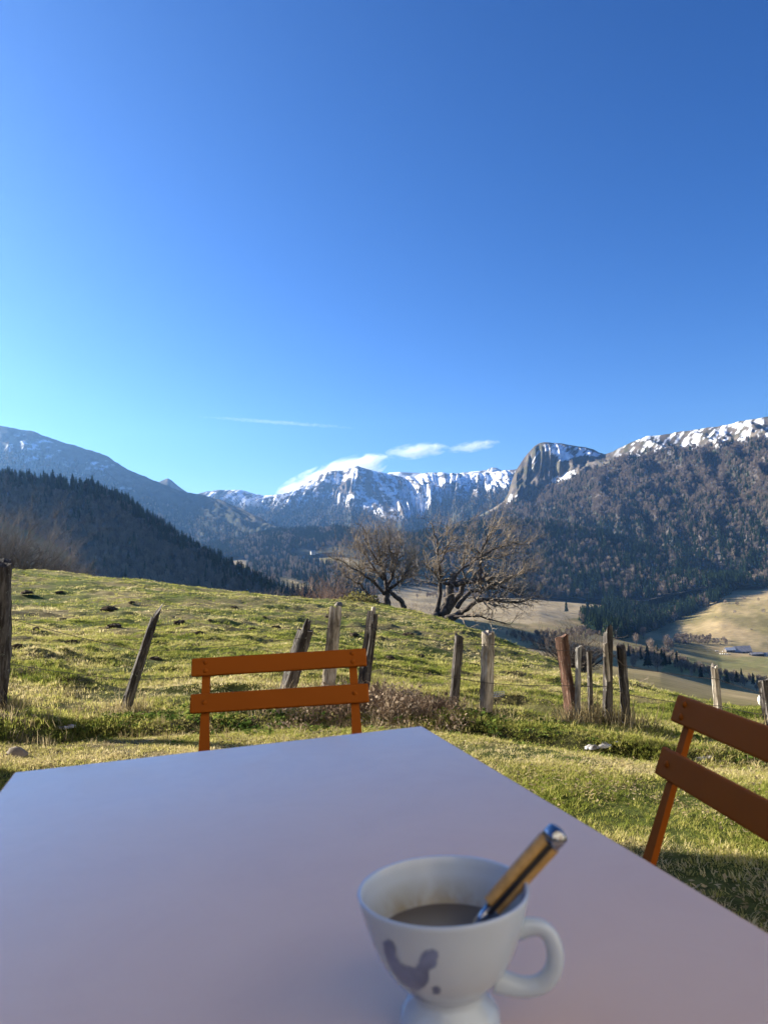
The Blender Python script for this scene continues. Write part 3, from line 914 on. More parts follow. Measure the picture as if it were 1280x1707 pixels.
for od, px, py, h in ordinals([(1057, 1114, 22), (1098, 1120, 34), (1111, 1086, 30), (1072, 1064, 22), (1240, 1146, 22), (1152, 1128, 14), (1136, 1122, 13), (1186, 1134, 15), (1262, 1152, 14), (1082, 1086, 24), (1060, 1075, 22), (1121, 1084, 22)]):
    valley_tree('b', px, py, h, od + ' pale bare tree from the left in the row behind the near meadow', G3)
G4 = 'bushes on the sunlit hillside meadow'
for od, px, py, h in ordinals([(1210, 1008, 9), (1226, 1007, 8), (1226, 1022, 7), (1271, 1021, 11), (1265, 1003, 7), (1240, 1000, 8), (1252, 1052, 5), (1193, 1031, 4)]):
    valley_tree('u', px, py, h, od + ' small bare bush from the left on the sunlit hillside meadow above the barn', G4)
G5 = 'spruces at the wood edge'
rr = random.Random(3)
for k in range(26):
    while True:
        px, py = rr.uniform(955, 1050), rr.uniform(1012, 1062)
        if inpoly(np.array(px), np.array(py), [(955, 1030), (990, 1012), (1050, 1040), (1050, 1066), (1000, 1062), (960, 1040)]): break
    valley_tree('s', px, py, rr.uniform(18, 28), 'dark spruce at the foot of the wood beside the tan field', G5)
G6 = 'spruces along the top of the left hill'
hx = np.array([q[0] for q in HC]); hy = np.array([q[1] for q in HC])
for k in range(62):
    px = rr.uniform(-60, 262) if k > 8 else rr.uniform(120, 215)
    py = float(np.interp(px, hx, hy)) + rr.uniform(0, 12)
    P = land_at(lhill, px, py)
    single('s', P, rr.uniform(15, 22), 'dark spruce on the skyline of the shadowed left hill', G6)
for px, py, h in [(155, 822, 31)]:
    P = land_at(lhill, px, py); single('s', P, h * proj(P[None])[2][0] / FPX, 'tallest spruce on the skyline of the left hill', None)
for od, px, py, h in ordinals([(372, 968, 34), (392, 975, 26), (405, 976, 30), (452, 1002, 28), (322, 978, 24), (465, 1004, 18), (437, 996, 22), (428, 990, 16), (478, 1008, 20), (350, 965, 18)]):
    P = land_at(lhill, px, py)
    single('s', P, h * proj(P[None])[2][0] / FPX, od + ' dark spruce from the left along the foot of the shadowed hill', 'spruces low on the left hill')

# ------------------------------------------------------------------ barn and buildings in the valley
m_roof = mat_plain('grey_roof', (.26, .24, .235), .6, .3, .2, .4)
m_roof2 = mat_plain('sheet_roof', (.34, .36, .40), .4, .5, .2, .6)
m_stone = mat_plain('stone_wall', (.17, .145, .12), .9, .1, .3, .8)
m_dark = mat_plain('dark_boards', (.03, .026, .024), .8, .2, .3, 1)
m_white = mat_plain('pale_plaster', (.62, .58, .50), .8, .2, .1, .5)
def gable_house(name, P, rz, L, W, hw, hr, mw, mr, label, cat, door=True, group=None):
    t = empty(name, P, (0, 0, rz)); tag(t, label, cat, group)
    mb = MB(); l, w = L / 2, W / 2
    vs = [(-l, -w, -2), (l, -w, -2), (l, w, -2), (-l, w, -2), (-l, -w, hw), (l, -w, hw), (l, w, hw), (-l, w, hw), (-l, 0, hr), (l, 0, hr)]
    mb.add(vs, [(0, 1, 5, 4), (2, 3, 7, 6), (1, 2, 6, 9, 5), (3, 0, 4, 8, 7)])
    mb.build('wall', mw, t)
    for sgn in (-1, 1):
        r = MB(); o = .5; th = .18
        a = Vector((0, sgn * (w + o), hw - o * (hr - hw) / w)); b = Vector((0, 0, hr + .02))
        nrm = Vector((0, sgn * (hr - hw), w)).normalized() * th
        vs = []
        for x in (-l - o, l + o):
            for q in (a, b, b + nrm, a + nrm):
                vs.append((x, q.y, q.z))
        r.add(vs, [(0, 1, 2, 3), (7, 6, 5, 4), (0, 4, 5, 1), (1, 5, 6, 2), (2, 6, 7, 3), (3, 7, 4, 0)])
        r.build('roof', mr, t)
    if door:
        d = MB(); d.box((0, -w - .04, hw * .4), (L * .12, .1, hw * .8)); d.build('door', m_dark, t)
        for k in (-.3, .3):
            d = MB(); d.box((L * k, -w - .04, hw * .55), (L * .05, .1, hw * .35)); d.build('window', m_dark, t)
    return t
def vpt(px, py): return Vector(land_at(valley, px, py))
barn = gable_house('barn', vpt(1237, 1089), R(-6), 19, 14, 2.2, 8.0, m_stone, m_roof, 'long grey roofed stone barn on the valley meadow at the right', 'barn')
gd = MB(); gd.box((9.56, 0, 2.2), (.1, 8, 4.4)); gd.build('gable_boards', m_dark, barn)
gable_house('shed', vpt(1217, 1088), R(-4), 11, 8, 3, 5.5, m_stone, m_roof2, 'small shed with bluish sheet roof at the left end of the grey barn', 'shed')
gable_house('shed', vpt(1262, 1092), R(3), 14, 7, 2.4, 4.0, m_dark, m_roof, 'low dark shed just right of the grey barn', 'shed')
gable_house('shed', vpt(1281, 1093), R(3), 10, 7, 2.6, 4.6, m_white, m_roof, 'small pale walled shed at the far right end of the farm', 'shed')
for k in range(11):
    b = MB(); b.tube([(-.7, 0, .65), (.7, 0, .65)], .65, 10)
    o = b.build('wrapped_bale', m_white, None, True, 40)
    o.location = vpt(1194 + k * 2.6 + rr.uniform(-1, 1), 1088 + rr.uniform(-1, 3)); o.rotation_euler = (0, 0, rr.uniform(0, 3))
    tag(o, ORD[k] + ' pale wrapped bale from the left in front of the grey barn', 'bale', 'bales beside the barn')
gable_house('farmhouse', Vector(land_at(knoll, 521, 925)), R(20), 14, 10, 7, 11, m_white, m_roof, 'tiny white farmhouse at the edge of the far valley wood', 'house')

# ------------------------------------------------------------------ thorn trees on the brow of the pasture
m_bark = NT('thorn_bark')
_v = m_bark.coord('Object')
_n = m_bark.noise(_v, 7, 6, .65)
m_bark.bsdf(m_bark.ramp(_n, [(.35, (.04, .032, .027)), (.55, (.11, .09, .074)), (.72, (.24, .21, .17))]), .9, .15, m_bark.bump(_n, .8, .03))
m_bark = m_bark.m
_t = NT('thorn_twigs')
_n = _t.noise(_t.coord('Object'), 2.2, 4, .6)
_t.bsdf(_t.ramp(_n, [(.35, (.12, .092, .07)), (.6, (.29, .23, .16)), (.75, (.44, .36, .25))]), .85, .2)
m_twig = _t.m

def grow_twigs(mb, p, d, ln, rad, depth, r, bias, curl=.35, nkids=(2, 3)):
    seg = max(2, int(3 if depth > 1 else 2))
    pts = [p]; q = p.copy(); dd = d.normalized()
    for s in range(seg):
        dd = (dd + Vector((r.uniform(-1, 1), r.uniform(-1, 1), r.uniform(-1, 1))) * curl + bias * .22).normalized()
        q = q + dd * ln / seg
        pts.append(q.copy())
    mb.tube(pts, [rad * (1 - .55 * i / seg) for i in range(seg + 1)], 5 if rad > .03 else 3, False)
    if depth <= 0: return
    for k in range(r.randint(*nkids)):
        i = r.randint(1, seg)
        a = Vector((r.uniform(-1, 1), r.uniform(-1, 1), r.uniform(-.6, 1))).normalized()
        nd = (dd * .9 + a * .8 + bias * .35).normalized()
        grow_twigs(mb, pts[i], nd, ln * r.uniform(.55, .85), rad * .55, depth - 1, r, bias, curl, nkids)

def limb_path(pix, base, D, dy):
    """points on limbs read off the photo; dy offsets them in depth from the trunk"""
    out = []
    for (px, py), o in zip(pix, dy):
        out.append(Vector(at(px, py, D + o)))
    return out
def thorn_tree(name, foot, D, trunks, limbs, label, seed, bias, tw, depth=3, tl=1.0):
    r = random.Random(seed)
    t = empty(name, foot); tag(t, label, 'tree')
    inv = Vector(foot)
    twig = MB()
    for pix, dy, r0, r1 in trunks:
        P = [p - inv for p in limb_path(pix, foot, D, dy)]
        Q = []; RR = []
        for i in range(len(P) - 1):
            for k in range(4):
                s = k / 4
                Q.append(P[i].lerp(P[i + 1], s) + Vector((r.uniform(-1, 1), r.uniform(-1, 1), r.uniform(-1, 1))) * r0 * .16)
        Q.append(P[-1])
        RR = [.78 * (r0 + (r1 - r0) * i / (len(Q) - 1)) * r.uniform(.9, 1.12) for i in range(len(Q))]
        mb = MB(); mb.tube(Q, RR, 9); mb.build('trunk', m_bark, t, True)
    for pix, dy, r0, r1, nt in limbs:
        P = [p - inv for p in limb_path(pix, foot, D, dy)]
        Q = []
        for i in range(len(P) - 1):
            for k in range(3):
                Q.append(P[i].lerp(P[i + 1], k / 3) + Vector((r.uniform(-1, 1), r.uniform(-1, 1), r.uniform(-1, 1))) * .05)
        Q.append(P[-1])
        RR = [max(.008, r0 + (r1 - r0) * i / (len(Q) - 1)) for i in range(len(Q))]
        mb = MB(); mb.tube(Q, RR, 6); mb.build('limb', m_bark, t, True)
        for k in range(nt):
            i = r.randint(max(1, len(Q) // 4), len(Q) - 1)
            d = (Q[i] - Q[i - 1]).normalized()
            a = Vector((r.uniform(-1, 1), r.uniform(-1, 1), r.uniform(-.7, 1))).normalized()
            grow_twigs(twig, Q[i], (d * .8 + a * .8 + bias * .4).normalized(), tl * r.uniform(.55, 1.1), max(.012, RR[i] * .5), depth, r, bias, .6)
    tag(twig.build('twigs', tw, t), kind='stuff')
    return t
D2 = 36.0
f2 = Vector(at(722, 1046, D2)); f2.z = min(f2.z, float(ground_h(f2.x, f2.y)) - .05)
z1 = [0] * 6
thorn_tree('thorn_tree', f2, D2,
    [([(716, 1050), (722, 1030), (738, 1018), (748, 1000), (752, 975), (758, 957)], [0, 0, 0, -.1, -.1, -.1], .36, .20),
     ([(720, 1040), (733, 1036), (752, 1030), (770, 1020)], [0, -.2, -.4, -.5], .30, .17),
     ([(738, 1030), (752, 1008), (766, 990), (775, 968)], [.3, .4, .5, .6], .22, .13)],
    [([(726, 1022), (733, 990), (734, 955), (731, 925), (728, 900), (719, 873)], [0, .1, .2, .3, .3, .3], .12, .02, 26),
     ([(734, 975), (728, 958), (714, 948), (702, 935)], [.2, 0, -.2, -.3], .07, .015, 12),
     ([(733, 940), (742, 918), (750, 900), (757, 880)], [.2, .5, .8, 1.], .05, .012, 12),
     ([(752, 975), (775, 970), (800, 968), (828, 974), (855, 985)], [0, -.4, -.8, -1, -1.2], .15, .03, 30),
     ([(800, 968), (801, 940), (803, 920), (812, 896), (829, 873)], [-.8, -.8, -.7, -.6, -.4], .10, .02, 24),
     ([(806, 925), (830, 912), (855, 905), (880, 908)], [-.7, -.4, 0, .3], .06, .012, 20),
     ([(770, 1020), (795, 1002), (825, 1000), (860, 1004), (880, 1000)], [-.5, -.9, -1.2, -1.2, -1.], .13, .02, 30),
     ([(760, 1012), (785, 985), (815, 980), (850, 965), (884, 948)], [-.2, .3, .6, .9, 1.1], .12, .02, 30),
     ([(745, 1030), (775, 1026), (812, 1030), (850, 1042)], [-.3, -.8, -1.2, -1.5], .09, .015, 16),
     ([(757, 960), (780, 940), (800, 930), (830, 930), (865, 920)], [0, .6, 1, 1.4, 1.6], .08, .015, 22),
     ([(775, 968), (770, 945), (776, 920), (782, 895)], [.6, .9, 1.1, 1.2], .06, .012, 16),
     ([(752, 975), (738, 972), (747, 973)], [-.1, -.3, -.3], .06, .05, 0)],
    'gnarled wind bent bare thorn tree, its boughs sweeping right, on the pasture edge', 5, Vector((.28, 0, .12)), m_twig, 3, .95)
D1 = 42.0
f1 = Vector(at(648, 1022, D1)); f1.z = min(f1.z, float(ground_h(f1.x, f1.y)) - .05)
thorn_tree('thorn_tree', f1, D1,
    [([(645, 1028), (646, 1012), (645, 996), (644, 984)], [0, 0, 0, 0], .34, .16),
     ([(678, 1028), (674, 1012), (667, 1000), (656, 991), (650, 985)], [.2, .2, .1, 0, 0], .20, .13),
     ([(646, 1012), (632, 1006), (622, 1000), (616, 992)], [0, -.2, -.4, -.5], .15, .08)],
    [([(644, 986), (640, 960), (634, 935), (630, 912), (628, 892)], [0, 0, .2, .2, .2], .12, .015, 34),
     ([(644, 984), (655, 955), (662, 930), (668, 908)], [0, .3, .5, .6], .10, .015, 30),
     ([(642, 990), (622, 970), (600, 955), (578, 940), (560, 932)], [0, -.3, -.6, -.8, -.9], .10, .014, 34),
     ([(646, 984), (668, 968), (682, 948), (690, 925)], [0, -.4, -.6, -.7], .09, .014, 28),
     ([(640, 965), (620, 945), (606, 922), (596, 904)], [0, .4, .8, 1], .08, .012, 30),
     ([(632, 940), (618, 918), (610, 900), (612, 889)], [.2, -.1, -.3, -.4], .06, .012, 22),
     ([(616, 992), (600, 975), (585, 965), (568, 960)], [-.5, -.7, -.9, -1], .07, .012, 24),
     ([(655, 960), (652, 930), (648, 910), (650, 890)], [.3, .1, 0, -.1], .06, .012, 22),
     ([(668, 968), (678, 962), (690, 958)], [-.4, 0, .3], .06, .012, 18)],
    'rounded bare thorn tree with dark split trunk, left of the wind bent one', 8, Vector((0, 0, .25)), m_twig, 3, 1.0)

# bare shrubs along the brow
m_dtwig = mat_plain('dark_twigs', (.085, .068, .056), .9, .1, .4, 1.2)
m_shrub = mat_plain('reddish_twigs', (.16, .105, .08), .9, .1, .35, 1.5)
m_shrub_y = mat_leaf('yellowing_leaves', [(0, (.22, .20, .07)), (1, (.30, .26, .10))], .4)
m_shrub_g = mat_plain('grey_twigs', (.15, .125, .11), .9, .1, .4, .8)
def shrub(name, P, w, h, n, mat, label, group=None, seed=0, leaves=None, depth=2, rad=.02, parts=True):
    r = random.Random(seed); t = empty(name, P); tag(t, label, 'shrub', group)
    mb = MB()
    for k in range(n):
        a = r.uniform(0, 6.283); s = math.sqrt(r.random())
        root = Vector((.25 * w * s * math.cos(a), .25 * w * s * math.sin(a), -.1))
        d = Vector((.9 * w / h * s * math.cos(a), .9 * w / h * s * math.sin(a), 1))
        grow_twigs(mb, root, d, h * r.uniform(.45, .8), rad * r.uniform(.7, 1.3), depth, r, Vector((0, 0, .15)), .3)
    tag(mb.build('stems', mat, t), kind='stuff')
    if leaves:
        lf = MB()
        for k in range(leaves):
            a = r.uniform(0, 6.283); s = r.random() ** .5
            c = Vector((.5 * w * s * math.cos(a), .5 * w * s * math.sin(a), h * r.uniform(.08, .9) * (1 - .4 * s)))
            u = Vector((r.uniform(-1, 1), r.uniform(-1, 1), r.uniform(-1, 1))).normalized() * r.uniform(.05, .10); v = u.orthogonal() * .6
            lf.add([c - u, c + v, c + u, c - v], [(0, 1, 2, 3)])
        tag(lf.build('leaves', m_shrub_y, t), kind='stuff')
    return t
def brow(px, py, d):
    p = Vector(at(px, py, d)); p.z = min(p.z, float(ground_h(p.x, p.y)) + .02) if d < 48 else p.z
    return p
shrub('bare_shrub', brow(530, 1012, 41), 1.9, 1.5, 46, m_shrub, 'reddish brown bare shrub at the left of the brow shrubs', None, 1)
shrub('bare_shrub', brow(556, 1016, 43), 1.6, 1.9, 40, m_shrub, 'taller reddish bare shrub just left of the yellowish bush', None, 2)
shrub('leafy_shrub', brow(598, 1022, 41), 2.2, 1.5, 20, m_shrub, 'yellowish leafy bush below the rounded thorn tree', None, 3, leaves=900)
shrub('bare_shrub', brow(505, 1008, 43), 1.2, .9, 24, m_shrub, 'low reddish shrub at the end of the shadowed hill', None, 4)
shrub('bare_shrub', brow(700, 1034, 44), 2.0, 1.9, 40, m_shrub_g, 'grey bare shrub between the two thorn trees', None, 6)
shrub('bare_shrub', brow(672, 1030, 44), 1.4, 1.1, 26, m_shrub_g, 'low grey shrub at the foot of the rounded thorn tree', None, 16)
shrub('bare_shrub', Vector(at(950, 1120, 27)), 1.5, 1.25, 95, m_dtwig, 'rounded dark bare shrub behind the group of thin posts', None, 7, depth=3, rad=.022)
shrub('bare_shrub', brow(850, 1060, 36), 2.6, 1.0, 46, m_shrub_g, 'low tangle of grey twigs right of the wind bent tree', None, 9)
shrub('bare_shrub', brow(1058, 1128, 17), .5, .35, 18, m_twig, 'small dark tuft of twigs right of the thin posts', None, 11, rad=.006)
for k, (px, py, d, w, h) in enumerate([(8, 968, 62, 4.8, 5.4), (48, 970, 64, 4.4, 4.1), (82, 972, 66, 3.4, 3.4), (112, 972, 68, 3.6, 2.3), (-40, 965, 60, 5, 5.5)]):
    lab = ['tall grey bare tree beside the thick post at the left edge', 'grey bare tree second from the left edge behind the brow', 'smaller grey bare tree in the middle of the left clump',
           'lowest grey bare bush at the right end of the left clump', 'grey bare tree at the outer left of the clump behind the brow'][k]
    shrub('bare_tree', Vector(at(px, py + 12, d)), w, h, 60, m_shrub_g, lab, None, 20 + k, depth=3, rad=.035)
shrub('bare_shrub', Vector(at(450, 1012, 60)), 3.0, 1.3, 40, m_shrub_g, 'rounded grey bush at the foot of the shadowed hill', None, 31)

# ------------------------------------------------------------------ fence posts
W_PALE = mat_wood('weathered_pale_wood', (.05, .038, .028), (.44, .37, .28), (.66, .59, .48))
W_DARK = mat_wood('weathered_dark_wood', (.018, .015, .014), (.075, .064, .056), (.20, .18, .16))
W_RED = mat_wood('reddish_wood', (.05, .026, .018), (.17, .09, .06), (.30, .19, .14))
W_GREY = mat_wood('grey_wood', (.06, .055, .052), (.27, .25, .225), (.46, .43, .38))
def post(top, base, d, w, mat, label, style='round', seed=0, dtop=0.0, depthw=None, taper=1.0):
    r = random.Random(seed)
    B = Vector(at(base[0], base[1], d)); T = Vector(at(top[0], top[1], d + dtop))
    gz = float(ground_h(B.x, B.y))
    ax = (T - B); h = ax.length; ax.normalize()
    ww = w * d / FPX / 2; wd = (depthw or w) * d / FPX / 2
    q = ax.to_track_quat('Z', 'Y')
    t = bpy.data.objects.new('fence_post', None)
    n, rings = 14, 22
    mb = MB()
    ph = [r.uniform(-.16, .16) for _ in range(n)]
    grooves = [r.random() < .3 for _ in range(n)]
    ext = max(.15, (B.z - gz) + .2)
    for i in range(rings + 1):
        f = i / rings
        z = -ext + (h + ext) * f
        bend = math.sin(f * 3.0 + seed) * ww * .25
        sc = (1 + (taper - 1) * f) * (1.12 - .12 * f) * r.uniform(.96, 1.04)
        for k in range(n):
            a = 2 * math.pi * k / n
            m = 1 + ph[k] + (-.26 if grooves[k] else 0) * (.6 + .4 * math.sin(f * 9 + k)) + r.uniform(-.05, .05)
            cx, cy = math.cos(a), math.sin(a)
            if style == 'plank':
                p = 4.0; sq = (abs(cx) ** p + abs(cy) ** p) ** (-1 / p); cx *= sq; cy *= sq
            zz = z
            if i == rings: zz += h * .02 * math.sin(a + seed) + r.uniform(-.012, .012) + (.06 * h * math.cos(a * 1 + 1) if style in ('split', 'slant') else 0)
            mb.v.append((cx * ww * m * sc + bend, cy * wd * m * sc, zz))
    for i in range(rings):
        for k in range(n):
            k2 = (k + 1) % n
            mb.f.append((i * n + k, i * n + k2, (i + 1) * n + k2, (i + 1) * n + k))
    mb.v.append((math.sin(3.0 + seed) * ww * .25, 0, h - r.uniform(.0, .015))); c = len(mb.v) - 1
    e = rings * n
    for k in range(n):
        mb.f.append((e + k, e + (k + 1) % n, c))
    o = mb.build('fence_post', mat, None, True, 38)
    o.location = B; o.rotation_mode = 'QUATERNION'; o.rotation_quaternion = q
    tag(o, label, 'fence post', 'old wooden posts of the pasture fence')
    o['h'] = h
    return o, B, T
POSTS = []
def add_post(*a, **k):
    o, B, T = post(*a, **k); POSTS.append((o, B, T)); return o
P1 = add_post((9, 938), (-9, 1192), 5.6, 34, W_DARK, 'thick dark post cut off flat, at the left edge of the photo', 'round', 1, taper=1.0)
P2 = add_post((263, 1020), (207, 1190), 6.3, 19, W_DARK, 'pointed post leaning far right in front of the pasture', 'slant', 2, taper=.62)
P3 = add_post((510, 1050), (474, 1168), 6.5, 25, W_DARK, 'leaning post with a forked top, left of the pale one', 'round', 3)
fk = MB()
fk.tube([(-.03, 0, .52), (-.045, 0, .60), (-.055, .0, .665)], [.028, .022, .008], 7); fk.tube([(.035, 0, .52), (.04, 0, .59), (.05, 0, .64)], [.03, .022, .01], 7)
for i in range(len(fk.v)):
    x, y, z = fk.v[i]; fk.v[i] = (x, y, z + P3['h'] - .56)
fk.build('forked_top', W_DARK, P3, True)
P4 = add_post((559, 1013), (547, 1176), 6.5, 23, W_PALE, 'thick pale upright post behind the chair back', 'round', 4)
P5 = add_post((621, 1022), (603, 1176), 6.45, 19, W_DARK, 'dark post with a pale splinter on top, right of the pale one', 'round', 5)
sp = MB(); sp.tube([(.012, 0, P5['h'] - .08), (.014, 0, P5['h'] + .05)], [.022, .018], 6); sp.build('splinter', W_PALE, P5, True)
P6 = add_post((764, 1060), (753, 1196), 6.3, 15, W_DARK, 'slim dark post to the right of the table corner', 'round', 6)
P7 = add_post((814, 1054), (808, 1208), 6.2, 19, W_PALE, 'pale split post right of the slim dark post', 'plank', 7)
P8 = add_post((937, 1061), (955, 1222), 6.0, 19, W_RED, 'reddish brown squared post leaning left in the group of thin posts', 'plank', 8, depthw=11, taper=1.15)
P9 = add_post((964, 1079), (962, 1224), 5.9, 9, W_GREY, 'thin straight grey stake beside the reddish post', 'round', 9)
P10 = add_post((981, 1086), (987, 1226), 6.0, 8, W_DARK, 'thin crooked dark stake in the middle of the group', 'round', 10)
P11 = add_post((1012, 1049), (1013, 1222), 6.0, 15, W_DARK, 'tallest dark post of the group, with a pale split slat on its side', 'slant', 11)
sl = MB(); sl.bar((-.055, -.02, P11['h'] - .10), (-.02, -.02, P11['h'] - .40), .035, .02, (0, 1, 0)); sl.build('split_slat', W_PALE, P11)
P12 = add_post((1033, 1077), (1045, 1229), 6.0, 14, W_DARK, 'dark knotty post wrapped with white wire, right end of the group', 'round', 12)
wm = mat_plain('white_cord', (.7, .68, .62), .6, .3, .1, 8)
wr = MB(); wr.tube([(-.05, -.045, .09), (0, -.055, .12), (.05, -.045, .15)], .004, 5); wr.tube([(-.05, -.045, .15), (0, -.058, .12), (.06, -.045, .075)], .004, 5); wr.build('cord', wm, P12, True)
P13 = add_post((1190, 1110), (1198, 1240), 6.2, 15, W_PALE, 'gnarled pale post above the right chair back', 'round', 13, taper=.8)
P14 = add_post((1274, 1134), (1288, 1250), 6.0, 17, W_DARK, 'dark post with a white insulator at the right edge', 'plank', 14)
ins = MB(); ins.blob((-.045, -.01, P14['h'] - .16), (.022, .03, .045), 8, 6, .05); ins.build('insulator', wm, P14, True)

# wires
m_wire = mat_plain('rusty_wire', (.10, .085, .075), .5, .5, .3, 3, 0, .7)
def wire(fracs, label, start):
    pts = []
    for (o, B, T), f in zip(start, fracs):
        pts.append(B.lerp(T, f) + Vector((0, -.04, 0)))
    mb = MB(); path = []
    for i in range(len(pts) - 1):
        L = (pts[i + 1] - pts[i]).length
        for k in range(10):
            s = k / 10
            path.append(pts[i].lerp(pts[i + 1], s) - Vector((0, 0, .06 * L * s * (1 - s))))
    path.append(pts[-1])
    mb.tube(path, .0030, 4, False)
    for q in path[1:-1:2]:
        mb.tube([q + Vector((-.008, 0, .012)), q + Vector((.008, 0, -.012))], .0014, 3, False)
    tag(mb.build('fence_wire', m_wire), label, 'wire', 'strands of the old fence')
far_l = (None, Vector(at(-330, 1200, 5.0)), Vector(at(-330, 950, 5.0)))
far_r = (None, Vector(at(1480, 1265, 5.8)), Vector(at(1480, 1140, 5.8)))
wl = [far_l] + [POSTS[i] for i in (0, 1, 2, 3, 4, 5, 6, 7)]
wire([.62, .66, .62, .9, .82, .86, .9, .88, .86], 'upper wire strand along the left and middle posts', wl)
wire([.30, .36, .34, .52, .50, .48, .5, .46, .5], 'lower wire strand along the left and middle posts', wl)
wrr = [POSTS[i] for i in (7, 10, 11, 12, 13)] + [far_r]
wire([.86, .8, .8, .84, .80, .8], 'upper wire strand along the right hand posts', wrr)
wire([.5, .46, .48, .5, .5, .5], 'lower wire strand along the right hand posts', wrr)

# ------------------------------------------------------------------ grass, plants, small things on the ground
m_grass = mat_patchy('grass_blades', [(.08, (.06, .09, .017)), (.34, (.19, .22, .04)), (.54, (.36, .345, .085)), (.76, (.54, .46, .20)), (.95, (.62, .52, .30))], .48)
m_straw = mat_leaf('dry_grass', [(0, (.22, .17, .08)), (.5, (.34, .27, .14)), (1, (.46, .38, .22))], .35)
m_herb = mat_leaf('ground_ivy', [(0, (.05, .09, .02)), (.5, (.12, .18, .035)), (1, (.22, .25, .06))], .4)
m_brush = mat_leaf('dead_brush', [(0, (.14, .095, .065)), (.5, (.30, .22, .15)), (1, (.52, .42, .30))], .25)
def tuft(seed, n, h, spread, w, mat, lean=.6, name='tuft'):
    r = random.Random(seed); mb = MB()
    for k in range(n):
        a = r.uniform(0, 6.283); s = r.random() ** .5 * spread
        b = Vector((s * math.cos(a), s * math.sin(a), -.01)); hh = h * r.uniform(.45, 1.1)
        d = Vector((math.cos(a + r.uniform(-1, 1)), math.sin(a + r.uniform(-1, 1)), 0)) * r.uniform(.1, 1) * lean * hh
        sd = Vector((-d.y, d.x, 0)); sd = (sd.normalized() if sd.length > 1e-6 else Vector((1, 0, 0))) * w * r.uniform(.6, 1.2)
        m = b + d * .4 + Vector((0, 0, hh * .62)); t = b + d + Vector((0, 0, hh * r.uniform(.7, 1)))
        mb.add([b - sd, b + sd, m + sd * .7, m - sd * .7, t], [(0, 1, 2, 3), (3, 2, 4)])
    me = mb.mesh(name); me.materials.append(mat); return me
def herb(seed, n, mat, h=.06):
    r = random.Random(seed); mb = MB()
    for k in range(n):
        a = r.uniform(0, 6.283); s = r.random() ** .5 * .09
        c = Vector((s * math.cos(a), s * math.sin(a), h * r.uniform(.2, 1)))
        nrm = Vector((r.uniform(-.7, .7), r.uniform(-.7, .7), 1)).normalized(); u = nrm.orthogonal().normalized(); u.rotate(Quaternion(nrm, r.uniform(0, 6)))
        v = nrm.cross(u); q = r.uniform(.012, .026)
        ring = [c + u * (q * math.cos(b)) + v * (q * .85 * math.sin(b)) for b in (0, 1.05, 2.1, 3.14, 4.2, 5.24)]
        mb.add(ring, [(0, 1, 2, 3, 4, 5)])
    me = mb.mesh('herb'); me.materials.append(mat); return me
def brushm(seed, mat):
    r = random.Random(seed); mb = MB()
    for k in range(16):
        p = Vector((r.uniform(-.12, .12), r.uniform(-.12, .12), -.01)); d = Vector((r.uniform(-1, 1), r.uniform(-1, 1), r.uniform(.3, 1.2)))
        grow_twigs(mb, p, d, r.uniform(.07, .16), .0028, 1, r, Vector((0, 0, .0)), .5, (1, 3))
    for k in range(26):
        c = Vector((r.uniform(-.15, .15), r.uniform(-.15, .15), r.uniform(.0, .13))); u = Vector((r.uniform(-1, 1), r.uniform(-1, 1), r.uniform(-1, 1))).normalized() * r.uniform(.010, .022); v = u.orthogonal() * .5
        mb.add([c - u, c + v, c + u, c - v], [(0, 1, 2, 3)])
    me = mb.mesh('brush'); me.materials.append(mat); return me
T_GR = [tuft(i, 15, .031, .055, .0026, m_grass, 1.5) for i in range(4)]
T_FAR = [tuft(40 + i, 11, .050, .12, .0080, m_grass, 1.5) for i in range(3)]
T_ST = [tuft(60 + i, 14, .11, .06, .0026, m_straw, .9) for i in range(3)]

def strew(name, n, sampler, protos, keep, smin, smax, label, cat, zoff=0.0, tilt=.25):
    xy = sampler(n)
    x, y = xy[:, 0], xy[:, 1]
    k = rng.random(n) < keep(x, y)
    x, y = x[k], y[k]
    z = ground_h(x, y) + zoff
    m = len(x)
    rot = np.stack([rng.uniform(-tilt, tilt, m), rng.uniform(-tilt, tilt, m), rng.uniform(0, 6.28, m)], -1)
    s = rng.uniform(smin, smax, m) * (.75 + .5 * vnoise(x * 1.7, y * 1.7, 71))
    return scatter(name, np.stack([x, y, z], -1), rot, np.stack([s, s, s * rng.uniform(.8, 1.25, m)], -1), rng.integers(0, len(protos), m), protos, label, cat, patch=np.clip((.62 if name == 'lawn_grass' else .53) + .75 * fbm(x * .55, y * .9, 301, 4) + .25 * fbm(x * 3, y * 3, 303, 2), 0, 1))
def wedge(y0, y1, half=.66, pad=.6, pw=1.0):
    def f(n):
        u = rng.random(n)
        y = (y0 ** (2 - pw) + (y1 ** (2 - pw) - y0 ** (2 - pw)) * u) ** (1 / (2 - pw)) if pw != 2 else y0 * (y1 / y0) ** u
        x = rng.uniform(-1, 1, n) * (half * y + pad)
        return np.stack([x, y], -1)
    return f
clump = lambda x, y, s, sd: .5 + .5 * fbm(x * s, y * s, sd, 3)
strew('lawn_grass', 110000, wedge(1.6, 6.2), T_GR, lambda x, y: np.clip(3.0 * (clump(x, y, 2.2, 201) - .27), .12, 1) * (bank_t(x, y) < .2), .42, .85, 'short mown grass round the table', 'grass')
strew('pasture_grass', 170000, wedge(4.8, 17, .62, .5, 1.5), T_GR, lambda x, y: np.clip(3.2 * (clump(x, y, 1.9, 203) - .3), .08, 1) * (bank_t(x, y) > -.3), .5, 1.25, 'grazed tufty grass of the pasture behind the fence', 'grass', tilt=.35)
